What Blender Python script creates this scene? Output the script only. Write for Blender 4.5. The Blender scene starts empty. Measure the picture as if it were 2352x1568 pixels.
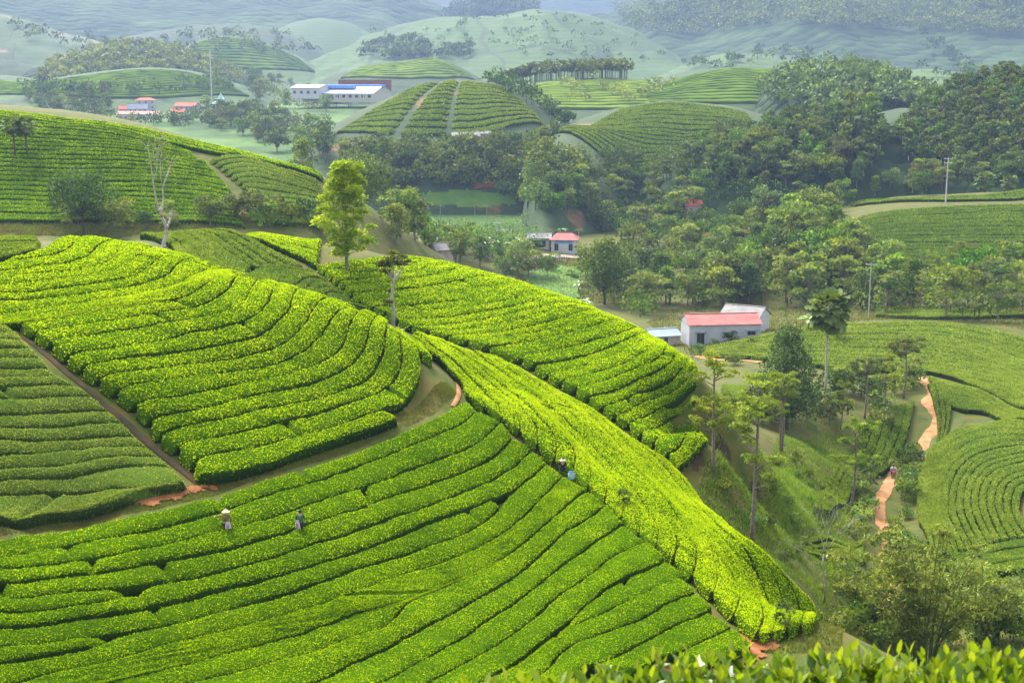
import bpy, bmesh, math, random
import numpy as np
from mathutils import Vector, Matrix
R = math.radians
rng = np.random.default_rng(7)
random.seed(7)
SC = bpy.context.scene
COL = SC.collection
# ------------------------------------------------------------------ camera, sky, sun, exposure
CAMZ = 60.0
PITCH = R(11.3)
FPX = 3267.0            # focal length in units of a 2352 x 1568 frame
cam_d = bpy.data.cameras.new('camera')
cam_d.sensor_width = 36.0
cam_d.lens = FPX / 2352.0 * 36.0
cam_d.clip_start = 0.2
cam_d.clip_end = 20000.0
cam_d.dof.use_dof = True
cam_d.dof.focus_distance = 95.0
cam_d.dof.aperture_fstop = 6.5
cam = bpy.data.objects.new('camera', cam_d)
COL.objects.link(cam)
cam.location = (0, 0, CAMZ)
cam.rotation_euler = (math.pi / 2 - PITCH, 0, 0)
SC.camera = cam

SUN_EL, SUN_AZ = R(47), R(-28)      # azimuth measured from +Y (view direction) towards +X
world = bpy.data.worlds.new('World')
SC.world = world
world.use_nodes = True
wn = world.node_tree.nodes
wl = world.node_tree.links
wn.clear()
sky_n = wn.new('ShaderNodeTexSky')
sky_n.sky_type = 'NISHITA'
sky_n.sun_disc = False
sky_n.sun_elevation = SUN_EL
sky_n.sun_rotation = SUN_AZ
sky_n.air_density = 1.0
sky_n.dust_density = 3.5
sky_n.ozone_density = 1.0
hsv = wn.new('ShaderNodeHueSaturation')
hsv.inputs['Saturation'].default_value = 0.4      # thin bright cloud veils the blue
bg = wn.new('ShaderNodeBackground')
bg.inputs['Strength'].default_value = 0.15
wo = wn.new('ShaderNodeOutputWorld')
wl.new(sky_n.outputs[0], hsv.inputs['Color'])
wl.new(hsv.outputs[0], bg.inputs['Color'])
wl.new(bg.outputs[0], wo.inputs['Surface'])

sun_d = bpy.data.lights.new('sun', 'SUN')
sun_d.energy = 1.8
sun_d.angle = R(24)
sun_d.color = (1.0, 0.95, 0.86)
sun = bpy.data.objects.new('sun', sun_d)
COL.objects.link(sun)
sd = Vector((math.sin(SUN_AZ) * math.cos(SUN_EL), math.cos(SUN_AZ) * math.cos(SUN_EL), math.sin(SUN_EL)))
sun.rotation_euler = sd.to_track_quat('Z', 'Y').to_euler()
sun.location = (0, 0, 300)

SC.view_settings.view_transform = 'Standard'
SC.view_settings.look = 'None'
SC.view_settings.exposure = 2.55
SC.view_settings.gamma = 1.0
SC.view_settings.use_curve_mapping = False
SC.render.engine = 'CYCLES'
SC.cycles.use_denoising = True
SC.cycles.max_bounces = 6
SC.cycles.diffuse_bounces = 3
SC.cycles.glossy_bounces = 2
SC.cycles.transmission_bounces = 3
SC.cycles.transparent_max_bounces = 4
SC.cycles.volume_bounces = 0
SC.cycles.sample_clamp_indirect = 4.0

# ------------------------------------------------------------------ photograph geometry helpers
SP, CP = math.sin(PITCH), math.cos(PITCH)
def ray(u, v):
    a = (u - 1176.0) / FPX; b = (784.0 - v) / FPX
    dy = CP + b * SP
    return a / dy, (-SP + b * CP) / dy          # dx/dY, dz/dY
def W(u, v, Y):
    a, b = ray(u, v)
    return np.array((a * Y, Y, CAMZ + b * Y))

# ------------------------------------------------------------------ near terrain: thin-plate surface through surveyed points
CTL = []      # x, y, z
TEA_H = 0.8
def c(u, v, Y, tea=1):
    p = W(u, v, Y); p[2] -= TEA_H * tea; CTL.append(p)
def cw(x, y, z):
    CTL.append(np.array((x, y, CAMZ + z)))
# field B and its bank
for q in [(0,1240,73.5),(0,1400,67.5),(0,1560,63),(-300,1300,66),(-300,1560,59),(250,1203,77),(250,1561,65),(588,1108,83.5),(588,1336,74.5),(588,1480,69.8),
          (838,1030,92),(1000,1296,82.5),(900,1500,72),(1070,922,103),
          (1090,935,102),(1256,1064,97),(1393,1162,91.5),(1531,1281,84.5),(1611,1353,80.5),(1741,1462,75.5),
          (1300,1450,75),(1500,1495,72.5)]: c(*q)
# bank / path between A and B
for q in [(0,1212,75.5),(300,1170,79.5),(560,1098,85.5),(760,1030,92.5),(950,950,100),(1045,895,105.5)]: c(*q, tea=0)
# dark field F, lane, field A
for q in [(0,1180,77),(200,1168,79.5),(0,1040,81),(0,900,86),(0,790,90),(-300,1040,78),(-300,790,86),(300,1010,85),(430,1105,82.5),
          (450,1085,84),(750,1000,92.5),(950,920,101),(1033,866,105.5),
          (300,870,89.5),(600,850,96.5),(600,700,104),(850,850,102),
          (800,722,107),(1000,822,108),(600,655,108.5),(400,590,109.5),(250,563,110.5),(110,548,111),(0,600,103),(0,545,112),(-300,600,100),(-300,540,112),
          (100,700,97)]: c(*q)
# behind A's crest
cw(-20,118,-19.5); cw(-32,122,-16.5); cw(-10,117,-22); cw(-42,124,-16.5); cw(-60,126,-17)
# E and D2
for q in [(905,747,128),(780,690,133),(640,615,143),(560,528,158),(340,537,158),(450,600,140),(700,560,150),(250,560,150)]: c(*q)
cw(-45,140,-21.5)
# gap 2 (fold), C
for q in [(925,752,127),(1030,770,125),(1120,800,121),(1238,858,116),(1326,906,112.5),(1413,958,109),(1481,1018,105.5),(1566,1069,103),
          (1066,890,107),(1000,815,112),(1200,915,108),(1350,1020,102),(1450,1100,97),(1570,1200,91),
          (1640,1175,96),(1750,1275,89),(1890,1403,80.5),(1800,1420,79)]: c(*q)
# D
for q in [(740,547,150),(900,582,146),(1100,627,140),(1200,657,135),(1300,692,130),(1400,727,126),(1500,772,122),(1585,825,118.5),(1605,900,114),(1620,990,107),
          (1000,680,134),(1200,740,125),(1350,800,120),(1480,900,113)]: c(*q)
# behind D crest
cw(-16,160,-24); cw(0,158,-28); cw(10,150,-30); cw(17,140,-33); cw(21,128,-34)
cw(-30,170,-24); cw(-5,185,-38); cw(20,170,-42); c(1760,1250,100,0); c(1850,1330,97,0); c(1800,1230,112,0); c(1900,1300,110,0); c(1950,1385,101,0); c(1850,1492,86,0)
# behind E
cw(-50,175,-23); cw(-35,185,-28); cw(-75,180,-22)
# right valley
for q in [(1728,1254,99),(1600,1080,112),(1690,1150,111),(1893,946,185),(1850,1030,163),(1950,1180,142),(2052,1098,172),(2040,1210,150),(2110,870,216),(2150,960,193),
          (2135,1030,183),(1980,1290,124),(1700,1000,150),(1650,830,235),(1600,780,268)]: c(*q, tea=0)
cw(28,72,-36)
for q in [(2352,1000,165),(2352,1250,133),(2200,1000,175),(2150,1200,145),(2352,1100,150),(2700,1000,160),(2700,1250,130),(2250,900,200),(2050,736,262),(2200,741,255),(2352,775,240),(2700,800,235),(1900,745,258),(1750,780,250),(2000,850,222)]: c(*q)
for q in [(2300,1340,120),(2100,1420,105),(2352,1450,98),(2000,1480,95)]: c(*q, tea=0)
cw(45,300,-56); cw(70,300,-54); cw(105,290,-50)
# field H on the right behind
for q in [(2000,612,335),(2352,615,325),(1965,497,368),(2150,473,368),(2352,467,372),(2700,465,372),(2700,600,325)]: c(*q)
for q in [(2352,433,415),(2000,455,410),(2700,433,420)]: c(*q)
cw(95,388,-41); cw(140,390,-39)
# G hill on the left
for q in [(300,500,240),(600,525,232),(0,500,240),(300,292,272),(0,248,283),(500,332,268),(740,402,258),(-350,240,285),(-350,500,240),(150,400,256),(450,430,250),(650,460,246),(700,520,235)]: c(*q)
cw(-70,320,-22); cw(-130,330,-16); cw(-20,300,-40); cw(-45,290,-26)
# hollow between E and G, valley floor
cw(-60,205,-29); cw(-30,215,-38); cw(-95,210,-26); cw(-5,240,-50); cw(15,230,-50); cw(-130,200,-24)
for x in (-150, -60, 0, 60): cw(x, 400, -52 if x > -100 else -42)
for x in (-180, -60, 0, 50, 110, 180): cw(x, 460, -56 if x > -100 else -50)
cw(0,330,-55); cw(30,380,-56); cw(-20,360,-54); cw(60,440,-56)
# ground under and beside the photographer
cw(0,0,-3.3); cw(0,6,-3.4); cw(-12,3,-3.6); cw(12,3,-3.2); cw(0,14,-8.5); cw(-14,20,-14); cw(14,18,-12); cw(0,40,-25); cw(-30,40,-24); cw(30,50,-32)
cw(-50,10,-6); cw(60,20,-12); cw(60,70,-40); cw(-45,50,-25); cw(0,55,-29.5); cw(17,60,-33.5)
CTL = np.array(CTL)
def qmap(x, y):
    return x / (y + 25.0) * 3.2, np.log(np.maximum(y, -20) + 25.0) * 3.2
def tps_k(d2):
    return 0.5 * d2 * np.log(d2 + 1e-12)
cq = np.stack(qmap(CTL[:, 0], CTL[:, 1]), 1)
nC = len(CTL)
_K = tps_k(((cq[:, None] - cq[None]) ** 2).sum(-1)) + np.eye(nC) * 2e-5
_P = np.concatenate([np.ones((nC, 1)), cq], 1)
_A = np.block([[_K, _P], [_P.T, np.zeros((3, 3))]])
_w = np.linalg.solve(_A, np.concatenate([CTL[:, 2], np.zeros(3)]))
GX0, GX1, GY0, GY1, GS = -170, 190, -6, 462, 1.2
gx = np.arange(GX0, GX1 + .01, GS); gy = np.arange(GY0, GY1 + .01, GS)
GXX, GYY = np.meshgrid(gx, gy)
def tps(x, y):
    a, b = qmap(x.ravel(), y.ravel())
    out = np.empty(a.size)
    for s in range(0, a.size, 20000):
        d2 = (a[s:s + 20000, None] - cq[None, :, 0]) ** 2 + (b[s:s + 20000, None] - cq[None, :, 1]) ** 2
        out[s:s + 20000] = tps_k(d2) @ _w[:nC] + _w[nC] + _w[nC + 1] * a[s:s + 20000] + _w[nC + 2] * b[s:s + 20000]
    return out.reshape(x.shape)
GZ = tps(GXX, GYY)
def vnoise(x, y, seed=0):
    xi = np.floor(x).astype(int); yi = np.floor(y).astype(int)
    fx = x - xi; fy = y - yi
    fx = fx * fx * (3 - 2 * fx); fy = fy * fy * (3 - 2 * fy)
    def h(a, b):
        n = (a * 374761393 + b * 668265263 + seed * 974634777) & 0x7fffffff
        n = ((n ^ (n >> 13)) * 1274126177) & 0x7fffffff
        return ((n ^ (n >> 16)) & 0xffff) / 65535.0
    return (h(xi, yi) * (1 - fx) + h(xi + 1, yi) * fx) * (1 - fy) + (h(xi, yi + 1) * (1 - fx) + h(xi + 1, yi + 1) * fx) * fy
def H(x, y):
    """height of the near terrain (bilinear in the survey grid)"""
    x = np.asarray(x, float); y = np.asarray(y, float)
    fx = np.clip((x - GX0) / GS, 0, len(gx) - 1.001); fy = np.clip((y - GY0) / GS, 0, len(gy) - 1.001)
    i = fx.astype(int); j = fy.astype(int); fx = fx - i; fy = fy - j
    return (GZ[j, i] * (1 - fx) + GZ[j, i + 1] * fx) * (1 - fy) + (GZ[j + 1, i] * (1 - fx) + GZ[j + 1, i + 1] * fx) * fy
def hit(u, v, y0=20, y1=455, off=0.7, Hf=None, st=.25):
    """first point of the terrain seen through (u, v); at a crest the nearest miss"""
    a, b = ray(u, v)
    Y = np.arange(y0, y1, st)
    d = CAMZ + b * Y - (Hf or H)(a * Y, Y) - off
    k = np.nonzero(d < 0)[0]
    if len(k) == 0:
        y = Y[np.argmin(d)]
        return np.array((a * y, y))
    k = k[0]
    y = Y[k] if k == 0 else Y[k - 1] + st * d[k - 1] / (d[k - 1] - d[k])
    return np.array((a * y, y))
# ------------------------------------------------------------------ mesh + material helpers
def fast_mesh(name, V, F, mat=None, tone=None, smooth=False, fattr=None):
    """V (n,3); F list of arrays (m,k) of faces"""
    me = bpy.data.meshes.new(name)
    V = np.asarray(V, np.float32)
    me.vertices.add(len(V)); me.vertices.foreach_set('co', V.ravel())
    F = [np.asarray(f, np.int32) for f in F if len(f)]
    nl = sum(f.size for f in F); npoly = sum(len(f) for f in F)
    me.loops.add(nl); me.polygons.add(npoly)
    me.loops.foreach_set('vertex_index', np.concatenate([f.ravel() for f in F]))
    tot = np.concatenate([np.full(len(f), f.shape[1], np.int32) for f in F])
    st = np.concatenate([[0], np.cumsum(tot)[:-1]]).astype(np.int32)
    me.polygons.foreach_set('loop_start', st)
    me.polygons.foreach_set('loop_total', tot)
    if smooth is not False:
        sm = np.zeros(npoly, bool)
        sm[:npoly if smooth is True else smooth] = True
        me.polygons.foreach_set('use_smooth', sm)
    if tone is not None:
        at = me.attributes.new('tone', 'FLOAT', 'POINT')
        at.data.foreach_set('value', np.asarray(tone, np.float32))
    me.update(calc_edges=True)
    if mat: me.materials.append(mat)
    return me
def obj(name, me, parent=None, loc=None, rz=None, sc=None):
    o = bpy.data.objects.new(name, me)
    COL.objects.link(o)
    if parent is not None: o.parent = parent
    if loc is not None: o.location = loc
    if rz is not None: o.rotation_euler = (0, 0, rz)
    if sc is not None: o.scale = (sc, sc, sc) if np.isscalar(sc) else sc
    return o
def tag(o, label=None, cat=None, group=None, kind=None):
    if label: o['label'] = label
    if cat: o['category'] = cat
    if group: o['group'] = group
    if kind: o['kind'] = kind
    return o
class MB:
    """collects shapes, builds one mesh"""
    def __init__(s): s.v = []; s.f = []; s.n = 0
    def add(s, V, F):
        V = np.asarray(V, float)
        s.v.append(V)
        for f in F: s.f.append([i + s.n for i in f])
        s.n += len(V)
    def box(s, x0, x1, y0, y1, z0, z1):
        V = [(x, y, z) for z in (z0, z1) for (x, y) in ((x0, y0), (x1, y0), (x1, y1), (x0, y1))]
        s.add(V, [(3, 2, 1, 0), (4, 5, 6, 7), (0, 1, 5, 4), (1, 2, 6, 5), (2, 3, 7, 6), (3, 0, 4, 7)])
    def tube(s, pts, rad, n=7, cap=True):
        pts = np.asarray(pts, float); m = len(pts)
        rad = np.full(m, rad) if np.isscalar(rad) else np.asarray(rad, float)
        tg = np.gradient(pts, axis=0); tg /= np.linalg.norm(tg, axis=1)[:, None] + 1e-9
        ref = np.array((0.31, 0.95, 0.05)) if abs(tg[0][2]) > .8 else np.array((0, 0, 1.))
        V = []
        for i in range(m):
            a = np.cross(tg[i], ref); a /= np.linalg.norm(a) + 1e-9
            b = np.cross(tg[i], a)
            for k in range(n):
                t = 2 * math.pi * k / n
                V.append(pts[i] + rad[i] * (math.cos(t) * a + math.sin(t) * b))
        F = []
        for i in range(m - 1):
            for k in range(n):
                k2 = (k + 1) % n
                F.append((i * n + k, i * n + k2, (i + 1) * n + k2, (i + 1) * n + k))
        if cap:
            F.append(tuple(range(n))[::-1]); F.append(tuple((m - 1) * n + k for k in range(n)))
        s.add(V, F)
    def lathe(s, prof, n=12, cx=0, cy=0, sx=1, sy=1):
        """prof: list of (r, z) bottom to top"""
        V = []; m = len(prof)
        for r, z in prof:
            for k in range(n):
                t = 2 * math.pi * k / n
                V.append((cx + r * sx * math.cos(t), cy + r * sy * math.sin(t), z))
        F = [(i * n + k, i * n + (k + 1) % n, (i + 1) * n + (k + 1) % n, (i + 1) * n + k) for i in range(m - 1) for k in range(n)]
        F.append(tuple(range(n))[::-1]); F.append(tuple((m - 1) * n + k for k in range(n)))
        s.add(V, F)
    def prism(s, poly, y0, y1):
        """extrude an (x, z) polygon along y"""
        n = len(poly)
        V = [(x, y0, z) for x, z in poly] + [(x, y1, z) for x, z in poly]
        s.add(V, [tuple(range(n)), tuple(range(2 * n - 1, n - 1, -1))] + [(i, i + n, (i + 1) % n + n, (i + 1) % n) for i in range(n)])
    def build(s, name, mat, parent=None, smooth=False, **k):
        me = bpy.data.meshes.new(name)
        me.from_pydata([tuple(p) for p in np.concatenate(s.v)], [], s.f)
        if smooth: me.polygons.foreach_set('use_smooth', [True] * len(me.polygons))
        me.update(); me.materials.append(mat)
        return obj(name, me, parent, **k)

def _mat(name):
    m = bpy.data.materials.new(name); m.use_nodes = True
    nt = m.node_tree; nt.nodes.clear()
    out = nt.nodes.new('ShaderNodeOutputMaterial')
    return m, nt, out
def N(nt, t, **k):
    n = nt.nodes.new(t)
    for a, b in k.items(): setattr(n, a, b)
    return n
def ramp(nt, fac, stops):
    r = N(nt, 'ShaderNodeValToRGB')
    el = r.color_ramp.elements
    while len(el) > 1: el.remove(el[-1])
    el[0].position = stops[0][0]; el[0].color = (*stops[0][1], 1)
    for p, cc in stops[1:]:
        e = el.new(p); e.color = (*cc, 1)
    if fac is not None: nt.links.new(fac, r.inputs[0])
    return r.outputs[0]
def noise(nt, scale, detail=3, rough=.55, coord='Object', vec=None):
    n = N(nt, 'ShaderNodeTexNoise'); n.inputs['Scale'].default_value = scale
    n.inputs['Detail'].default_value = detail; n.inputs['Roughness'].default_value = rough
    if vec is None:
        g = N(nt, 'ShaderNodeNewGeometry') if coord == 'World' else N(nt, 'ShaderNodeTexCoord')
        vec = g.outputs['Position' if coord == 'World' else coord]
    nt.links.new(vec, n.inputs['Vector'])
    return n.outputs['Fac']
def mixc(nt, f, a, b, typ='MIX'):
    m = N(nt, 'ShaderNodeMix', data_type='RGBA', blend_type=typ)
    for s, x in ((m.inputs[0], f), (m.inputs[6], a), (m.inputs[7], b)):
        if hasattr(x, 'links'): nt.links.new(x, s)
        elif np.isscalar(x): s.default_value = x
        else: s.default_value = (*x, 1)
    return m.outputs[2]
def leaf_mat(name, stops, transl=0.35, rough=0.45, spec=0.35, patch=0.0, patch_scale=.12, rand=0.0, tint=(1.3, 1.15, .35)):
    """foliage: colour by the leaf's own tone; light passes through it"""
    m, nt, out = _mat(name)
    at = N(nt, 'ShaderNodeAttribute', attribute_name='tone')
    f = at.outputs['Fac']
    if patch:
        nz = noise(nt, patch_scale, 3, .6, 'World')
        ma = N(nt, 'ShaderNodeMath', operation='MULTIPLY_ADD'); nt.links.new(nz, ma.inputs[0])
        ma.inputs[1].default_value = patch * 2; ma.inputs[2].default_value = -patch
        ad = N(nt, 'ShaderNodeMath', operation='ADD'); nt.links.new(f, ad.inputs[0]); nt.links.new(ma.outputs[0], ad.inputs[1])
        f = ad.outputs[0]
    col = ramp(nt, f, stops)
    if rand:
        oi = N(nt, 'ShaderNodeObjectInfo')
        hs = N(nt, 'ShaderNodeHueSaturation')
        for sock, lo, hi in (('Hue', .5 - .035 * rand, .5 + .03 * rand), ('Value', 1 - .35 * rand, 1 + .4 * rand), ('Saturation', 1 - .2 * rand, 1 + .1 * rand)):
            mr = N(nt, 'ShaderNodeMapRange'); mr.inputs['To Min'].default_value = lo; mr.inputs['To Max'].default_value = hi
            src = oi.outputs['Random']
            if sock != 'Hue':
                k = N(nt, 'ShaderNodeMath', operation='FRACT'); k0 = N(nt, 'ShaderNodeMath', operation='MULTIPLY')
                nt.links.new(src, k0.inputs[0]); k0.inputs[1].default_value = 7.31 if sock == 'Value' else 13.7
                nt.links.new(k0.outputs[0], k.inputs[0]); src = k.outputs[0]
            nt.links.new(src, mr.inputs['Value']); nt.links.new(mr.outputs[0], hs.inputs[sock])
        nt.links.new(col, hs.inputs['Color']); col = hs.outputs[0]
    p = N(nt, 'ShaderNodeBsdfPrincipled')
    p.inputs['Roughness'].default_value = rough
    p.inputs['Specular IOR Level'].default_value = spec
    nt.links.new(col, p.inputs['Base Color'])
    t = N(nt, 'ShaderNodeBsdfTranslucent')
    nt.links.new(mixc(nt, 1.0, col, tint, 'MULTIPLY'), t.inputs['Color'])
    mx = N(nt, 'ShaderNodeMixShader'); mx.inputs[0].default_value = transl
    nt.links.new(p.outputs[0], mx.inputs[1]); nt.links.new(t.outputs[0], mx.inputs[2])
    nt.links.new(mx.outputs[0], out.inputs['Surface'])
    return m
def plain_mat(name, col, rough=.7, col2=None, scale=4., detail=4, coord='Object', bump=0, spec=.08, metal=0, stops=None):
    m, nt, out = _mat(name)
    p = N(nt, 'ShaderNodeBsdfPrincipled')
    p.inputs['Roughness'].default_value = rough; p.inputs['Specular IOR Level'].default_value = spec
    p.inputs['Metallic'].default_value = metal
    if col2 is not None or stops:
        nz = noise(nt, scale, detail, .6, coord)
        nt.links.new(ramp(nt, nz, stops or [(.32, col), (.68, col2)]), p.inputs['Base Color'])
        if bump:
            b = N(nt, 'ShaderNodeBump'); b.inputs['Strength'].default_value = bump; b.inputs['Distance'].default_value = .1
            nt.links.new(nz, b.inputs['Height']); nt.links.new(b.outputs[0], p.inputs['Normal'])
    else: p.inputs['Base Color'].default_value = (*col, 1)
    nt.links.new(p.outputs[0], out.inputs['Surface'])
    return m
M = {}
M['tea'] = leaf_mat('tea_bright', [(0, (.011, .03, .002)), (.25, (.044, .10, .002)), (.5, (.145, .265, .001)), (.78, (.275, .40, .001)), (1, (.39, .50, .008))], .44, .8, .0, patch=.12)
M['tea_dark'] = leaf_mat('tea_olive', [(0, (.016, .034, .005)), (.28, (.062, .105, .014)), (.6, (.15, .215, .03)), (.85, (.22, .29, .048)), (1, (.29, .345, .085))], .3, .8, .0, patch=.12)
M['tea_mid'] = leaf_mat('tea_mid', [(0, (.012, .028, .004)), (.28, (.038, .072, .009)), (.6, (.11, .175, .023)), (.85, (.18, .25, .038)), (1, (.25, .315, .065))], .35, .8, .0, patch=.1)
M['grass'] = plain_mat('grass', (0, 0, 0), .9, scale=.6, detail=12, coord='World', bump=.6, stops=[(.3, (.03, .045, .006)), (.45, (.05, .062, .009)), (.58, (.07, .066, .013)), (.68, (.085, .055, .018)), (.78, (.1, .045, .017))])
M['soil'] = plain_mat('soil', (0, 0, 0), .9, scale=.8, detail=8, coord='World', bump=.4, stops=[(.3, (.02, .02, .01)), (.5, (.042, .032, .015)), (.65, (.07, .036, .016)), (.75, (.09, .036, .016))])
M['red_soil'] = plain_mat('red_soil', (0, 0, 0), .9, scale=1.2, detail=8, coord='World', bump=.4, stops=[(.3, (.09, .036, .016)), (.5, (.16, .055, .02)), (.7, (.2, .085, .036))])
M['path'] = plain_mat('path_clay', (0, 0, 0), .9, scale=.9, detail=8, coord='World', bump=.3, stops=[(.3, (.17, .075, .03)), (.5, (.27, .135, .055)), (.7, (.33, .19, .095))])
# ------------------------------------------------------------------ the ground sheet (near)
_ny, _nx = GZ.shape
zn = GZ + (vnoise(GXX * .35, GYY * .35, 3) - .5) * .12 + (vnoise(GXX * .09, GYY * .09, 4) - .5) * .25
idx = np.arange(_ny * _nx).reshape(_ny, _nx)
F4 = np.stack([idx[:-1, :-1], idx[:-1, 1:], idx[1:, 1:], idx[1:, :-1]], -1).reshape(-1, 4)
ground = obj('ground', fast_mesh('ground', np.stack([GXX, GYY, zn], -1).reshape(-1, 3), [F4], M['grass'], smooth=True))
tag(ground, kind='structure')
GZ = zn      # everything stands on the sheet as built
# ------------------------------------------------------------------ tea hedge rows
def catmull(P, step):
    P = np.asarray(P, float)
    d = np.concatenate([[0], np.cumsum(np.linalg.norm(np.diff(P, axis=0), axis=1) ** .5 + 1e-6)])
    Q = np.concatenate([[2 * P[0] - P[1]], P, [2 * P[-1] - P[-2]]])
    out = []
    for i in range(1, len(Q) - 2):
        p0, p1, p2, p3 = Q[i - 1:i + 3]
        n = max(2, int(np.linalg.norm(p2 - p1) / step * 1.5))
        t = np.linspace(0, 1, n, endpoint=False)[:, None]
        out.append(.5 * ((2 * p1) + (p2 - p0) * t + (2 * p0 - 5 * p1 + 4 * p2 - p3) * t ** 2 + (3 * p1 - p0 - 3 * p2 + p3) * t ** 3))
    out.append(P[-1:])
    return np.concatenate(out)
def resample(P, n):
    d = np.concatenate([[0], np.cumsum(np.linalg.norm(np.diff(P, axis=0), axis=1))])
    s = np.linspace(0, d[-1], n)
    return np.stack([np.interp(s, d, P[:, k]) for k in range(P.shape[1])], 1)
def wline(px, y0, y1, ext=(0, 0), n=80, Hf=None, off=.7):
    """a line traced on the photograph, laid on the terrain"""
    P = np.array([hit(u, v, y0, y1, off, Hf) for u, v in px])
    keep = [0]
    for i in range(1, len(P)):
        if np.linalg.norm(P[i] - P[keep[-1]]) > .25: keep.append(i)
    P = P[keep]
    if ext[0]:
        t = P[0] - P[min(1, len(P) - 1)]; t /= np.linalg.norm(t); P = np.concatenate([[P[0] + t * ext[0]], P])
    if ext[1]:
        t = P[-1] - P[-2]; t /= np.linalg.norm(t); P = np.concatenate([P, [P[-1] + t * ext[1]]])
    C = resample(catmull(P, .5), n)
    for _ in range(3): C[1:-1] = C[1:-1] * .5 + (C[:-2] + C[2:]) * .25
    return C
SPROF = np.array([(0.03, .0), (-.01, .5), (.015, .88), (.07, .98), (.3, 1.0), (.5, 1.01), (.7, 1.0), (.93, .98), (.985, .88), (1.01, .5), (.97, .0)])
LEAF_TOT = [0]
def hedge_mesh(a, b, h=.75, gap=.085, dens=1.0, leaf=1.0, step=.34, t0=0., t1=1., mat=None, seed=0, hz=None, bright=0.):
    """one hedge between two gap lines a and b (n,2), t-range kept"""
    r = np.random.default_rng(seed)
    Hf = hz or H
    L = np.linalg.norm(np.diff((a + b) / 2, axis=0), axis=1).sum() * (t1 - t0)
    n = max(6, int(L / step))
    ts = np.linspace(t0, t1, n)
    tt = np.linspace(0, 1, len(a))
    A = np.stack([np.interp(ts, tt, a[:, k]) for k in (0, 1)], 1)
    B = np.stack([np.interp(ts, tt, b[:, k]) for k in (0, 1)], 1)
    wd = np.linalg.norm(B - A, axis=1)
    d = np.concatenate([[0], np.cumsum(np.linalg.norm(np.diff((A + B) / 2, axis=0), axis=1))])
    e = np.minimum(d, d[-1] - d) / .55
    endf = np.sqrt(np.clip(1 - (1 - np.clip(e, 0, 1)) ** 2, .02, 1))
    thin = np.clip((wd - .35) / .5, 0.02, 1)
    endf = endf * thin
    nk = r.poisson(L / 38.) if step < .4 else 0         # places where a bush is missing or cut low
    for d0 in r.uniform(1.5, max(1.6, d[-1] - 1.5), nk): endf = endf * (1 - r.uniform(.35, .85) * np.exp(-((d - d0) / r.uniform(.1, .2)) ** 2))
    hv = 1 + .1 * (vnoise(d * .16, d * 0 + seed * 3.7, 15) - .5) * 2
    ga = gap * (1 + .5 * (vnoise(d * .9, d * 0 + seed, 5) - .5) * 2); gb = gap * (1 + .5 * (vnoise(d * .9, d * 0 + seed + 50, 6) - .5) * 2)
    lo = np.clip(ga / np.maximum(wd, .3), 0, .4); hi = 1 - np.clip(gb / np.maximum(wd, .3), 0, .4)
    mid = .5
    lo = mid - (mid - lo) * (.55 + .45 * endf); hi = mid + (hi - mid) * (.55 + .45 * endf)
    S = lo[:, None] + (hi - lo)[:, None] * SPROF[None, :, 0]
    XY = A[:, None] + (B - A)[:, None] * S[..., None]
    lump = .9 + .2 * vnoise(XY[..., 0] * 1.1, XY[..., 1] * 1.1, 11) * (.4 + .6 * vnoise(XY[..., 0] * .3, XY[..., 1] * .3, 12)) + .06 * vnoise(XY[..., 0] * 4, XY[..., 1] * 4, 13)
    Z = Hf(XY[..., 0], XY[..., 1]) + h * SPROF[None, :, 1] * (endf * hv)[:, None] * lump
    V = np.concatenate([XY, Z[..., None]], -1)          # n, 11, 3
    m = V.shape[1]
    ii = np.arange(n * m).reshape(n, m)
    F = np.stack([ii[:-1, :-1], ii[:-1, 1:], ii[1:, 1:], ii[1:, :-1]], -1).reshape(-1, 4)
    ends = [ii[0][::-1][None], ii[-1][None]]
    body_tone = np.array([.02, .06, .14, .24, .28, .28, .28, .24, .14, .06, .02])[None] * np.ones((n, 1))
    verts = [V.reshape(-1, 3)]; tone = [body_tone.ravel()]; faces = [F, *ends]
    nb = len(F)
    # leaves
    Y = V[:, 5, 1].mean()
    lsz = .125 * leaf * (max(Y, 60) / 80.) ** .75
    area = L * (wd.mean() + 1.0)
    k = int(area * 90 * dens * (80. / max(Y, 60)) ** 1.3)
    if k > 0:
        LEAF_TOT[0] += k
        fi = r.random(k) * (n - 1.001); i = fi.astype(int); fi -= i
        # across: mostly the plucking table, fewer on the flanks
        cdf = np.array([.25, .5, .8, 1.25, 1.5, 1.5, 1.25, .8, .5, .25]); cdf = np.cumsum(cdf / cdf.sum())
        j = np.searchsorted(cdf, r.random(k)); j = np.minimum(j, m - 2); fj = r.random(k)
        p00, p01, p10, p11 = V[i, j], V[i, j + 1], V[i + 1, j], V[i + 1, j + 1]
        P = (p00 * (1 - fj)[:, None] + p01 * fj[:, None]) * (1 - fi)[:, None] + (p10 * (1 - fj)[:, None] + p11 * fj[:, None]) * fi[:, None]
        nn = np.cross(p01 - p00, p10 - p00); nn /= np.linalg.norm(nn, axis=1)[:, None] + 1e-9
        nn *= np.sign(nn[:, 2:3] + 1e-6)
        flank = (j < 2) | (j > 7)
        out = np.where((j < 5)[:, None], A[i, :] - B[i, :], B[i, :] - A[i, :]); out /= np.linalg.norm(out, axis=1)[:, None] + 1e-9
        nn[flank, :2] = out[flank]; nn[flank, 2] = .3
        nn /= np.linalg.norm(nn, axis=1)[:, None]
        rd = r.normal(size=(k, 3))
        dr = nn * r.uniform(.1, .9, k)[:, None] + rd * .75; dr /= np.linalg.norm(dr, axis=1)[:, None]
        sd_ = np.cross(dr, r.normal(size=(k, 3))); sd_ /= np.linalg.norm(sd_, axis=1)[:, None] + 1e-9
        Ls = lsz * r.uniform(.6, 1.35, k)[:, None]
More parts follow.
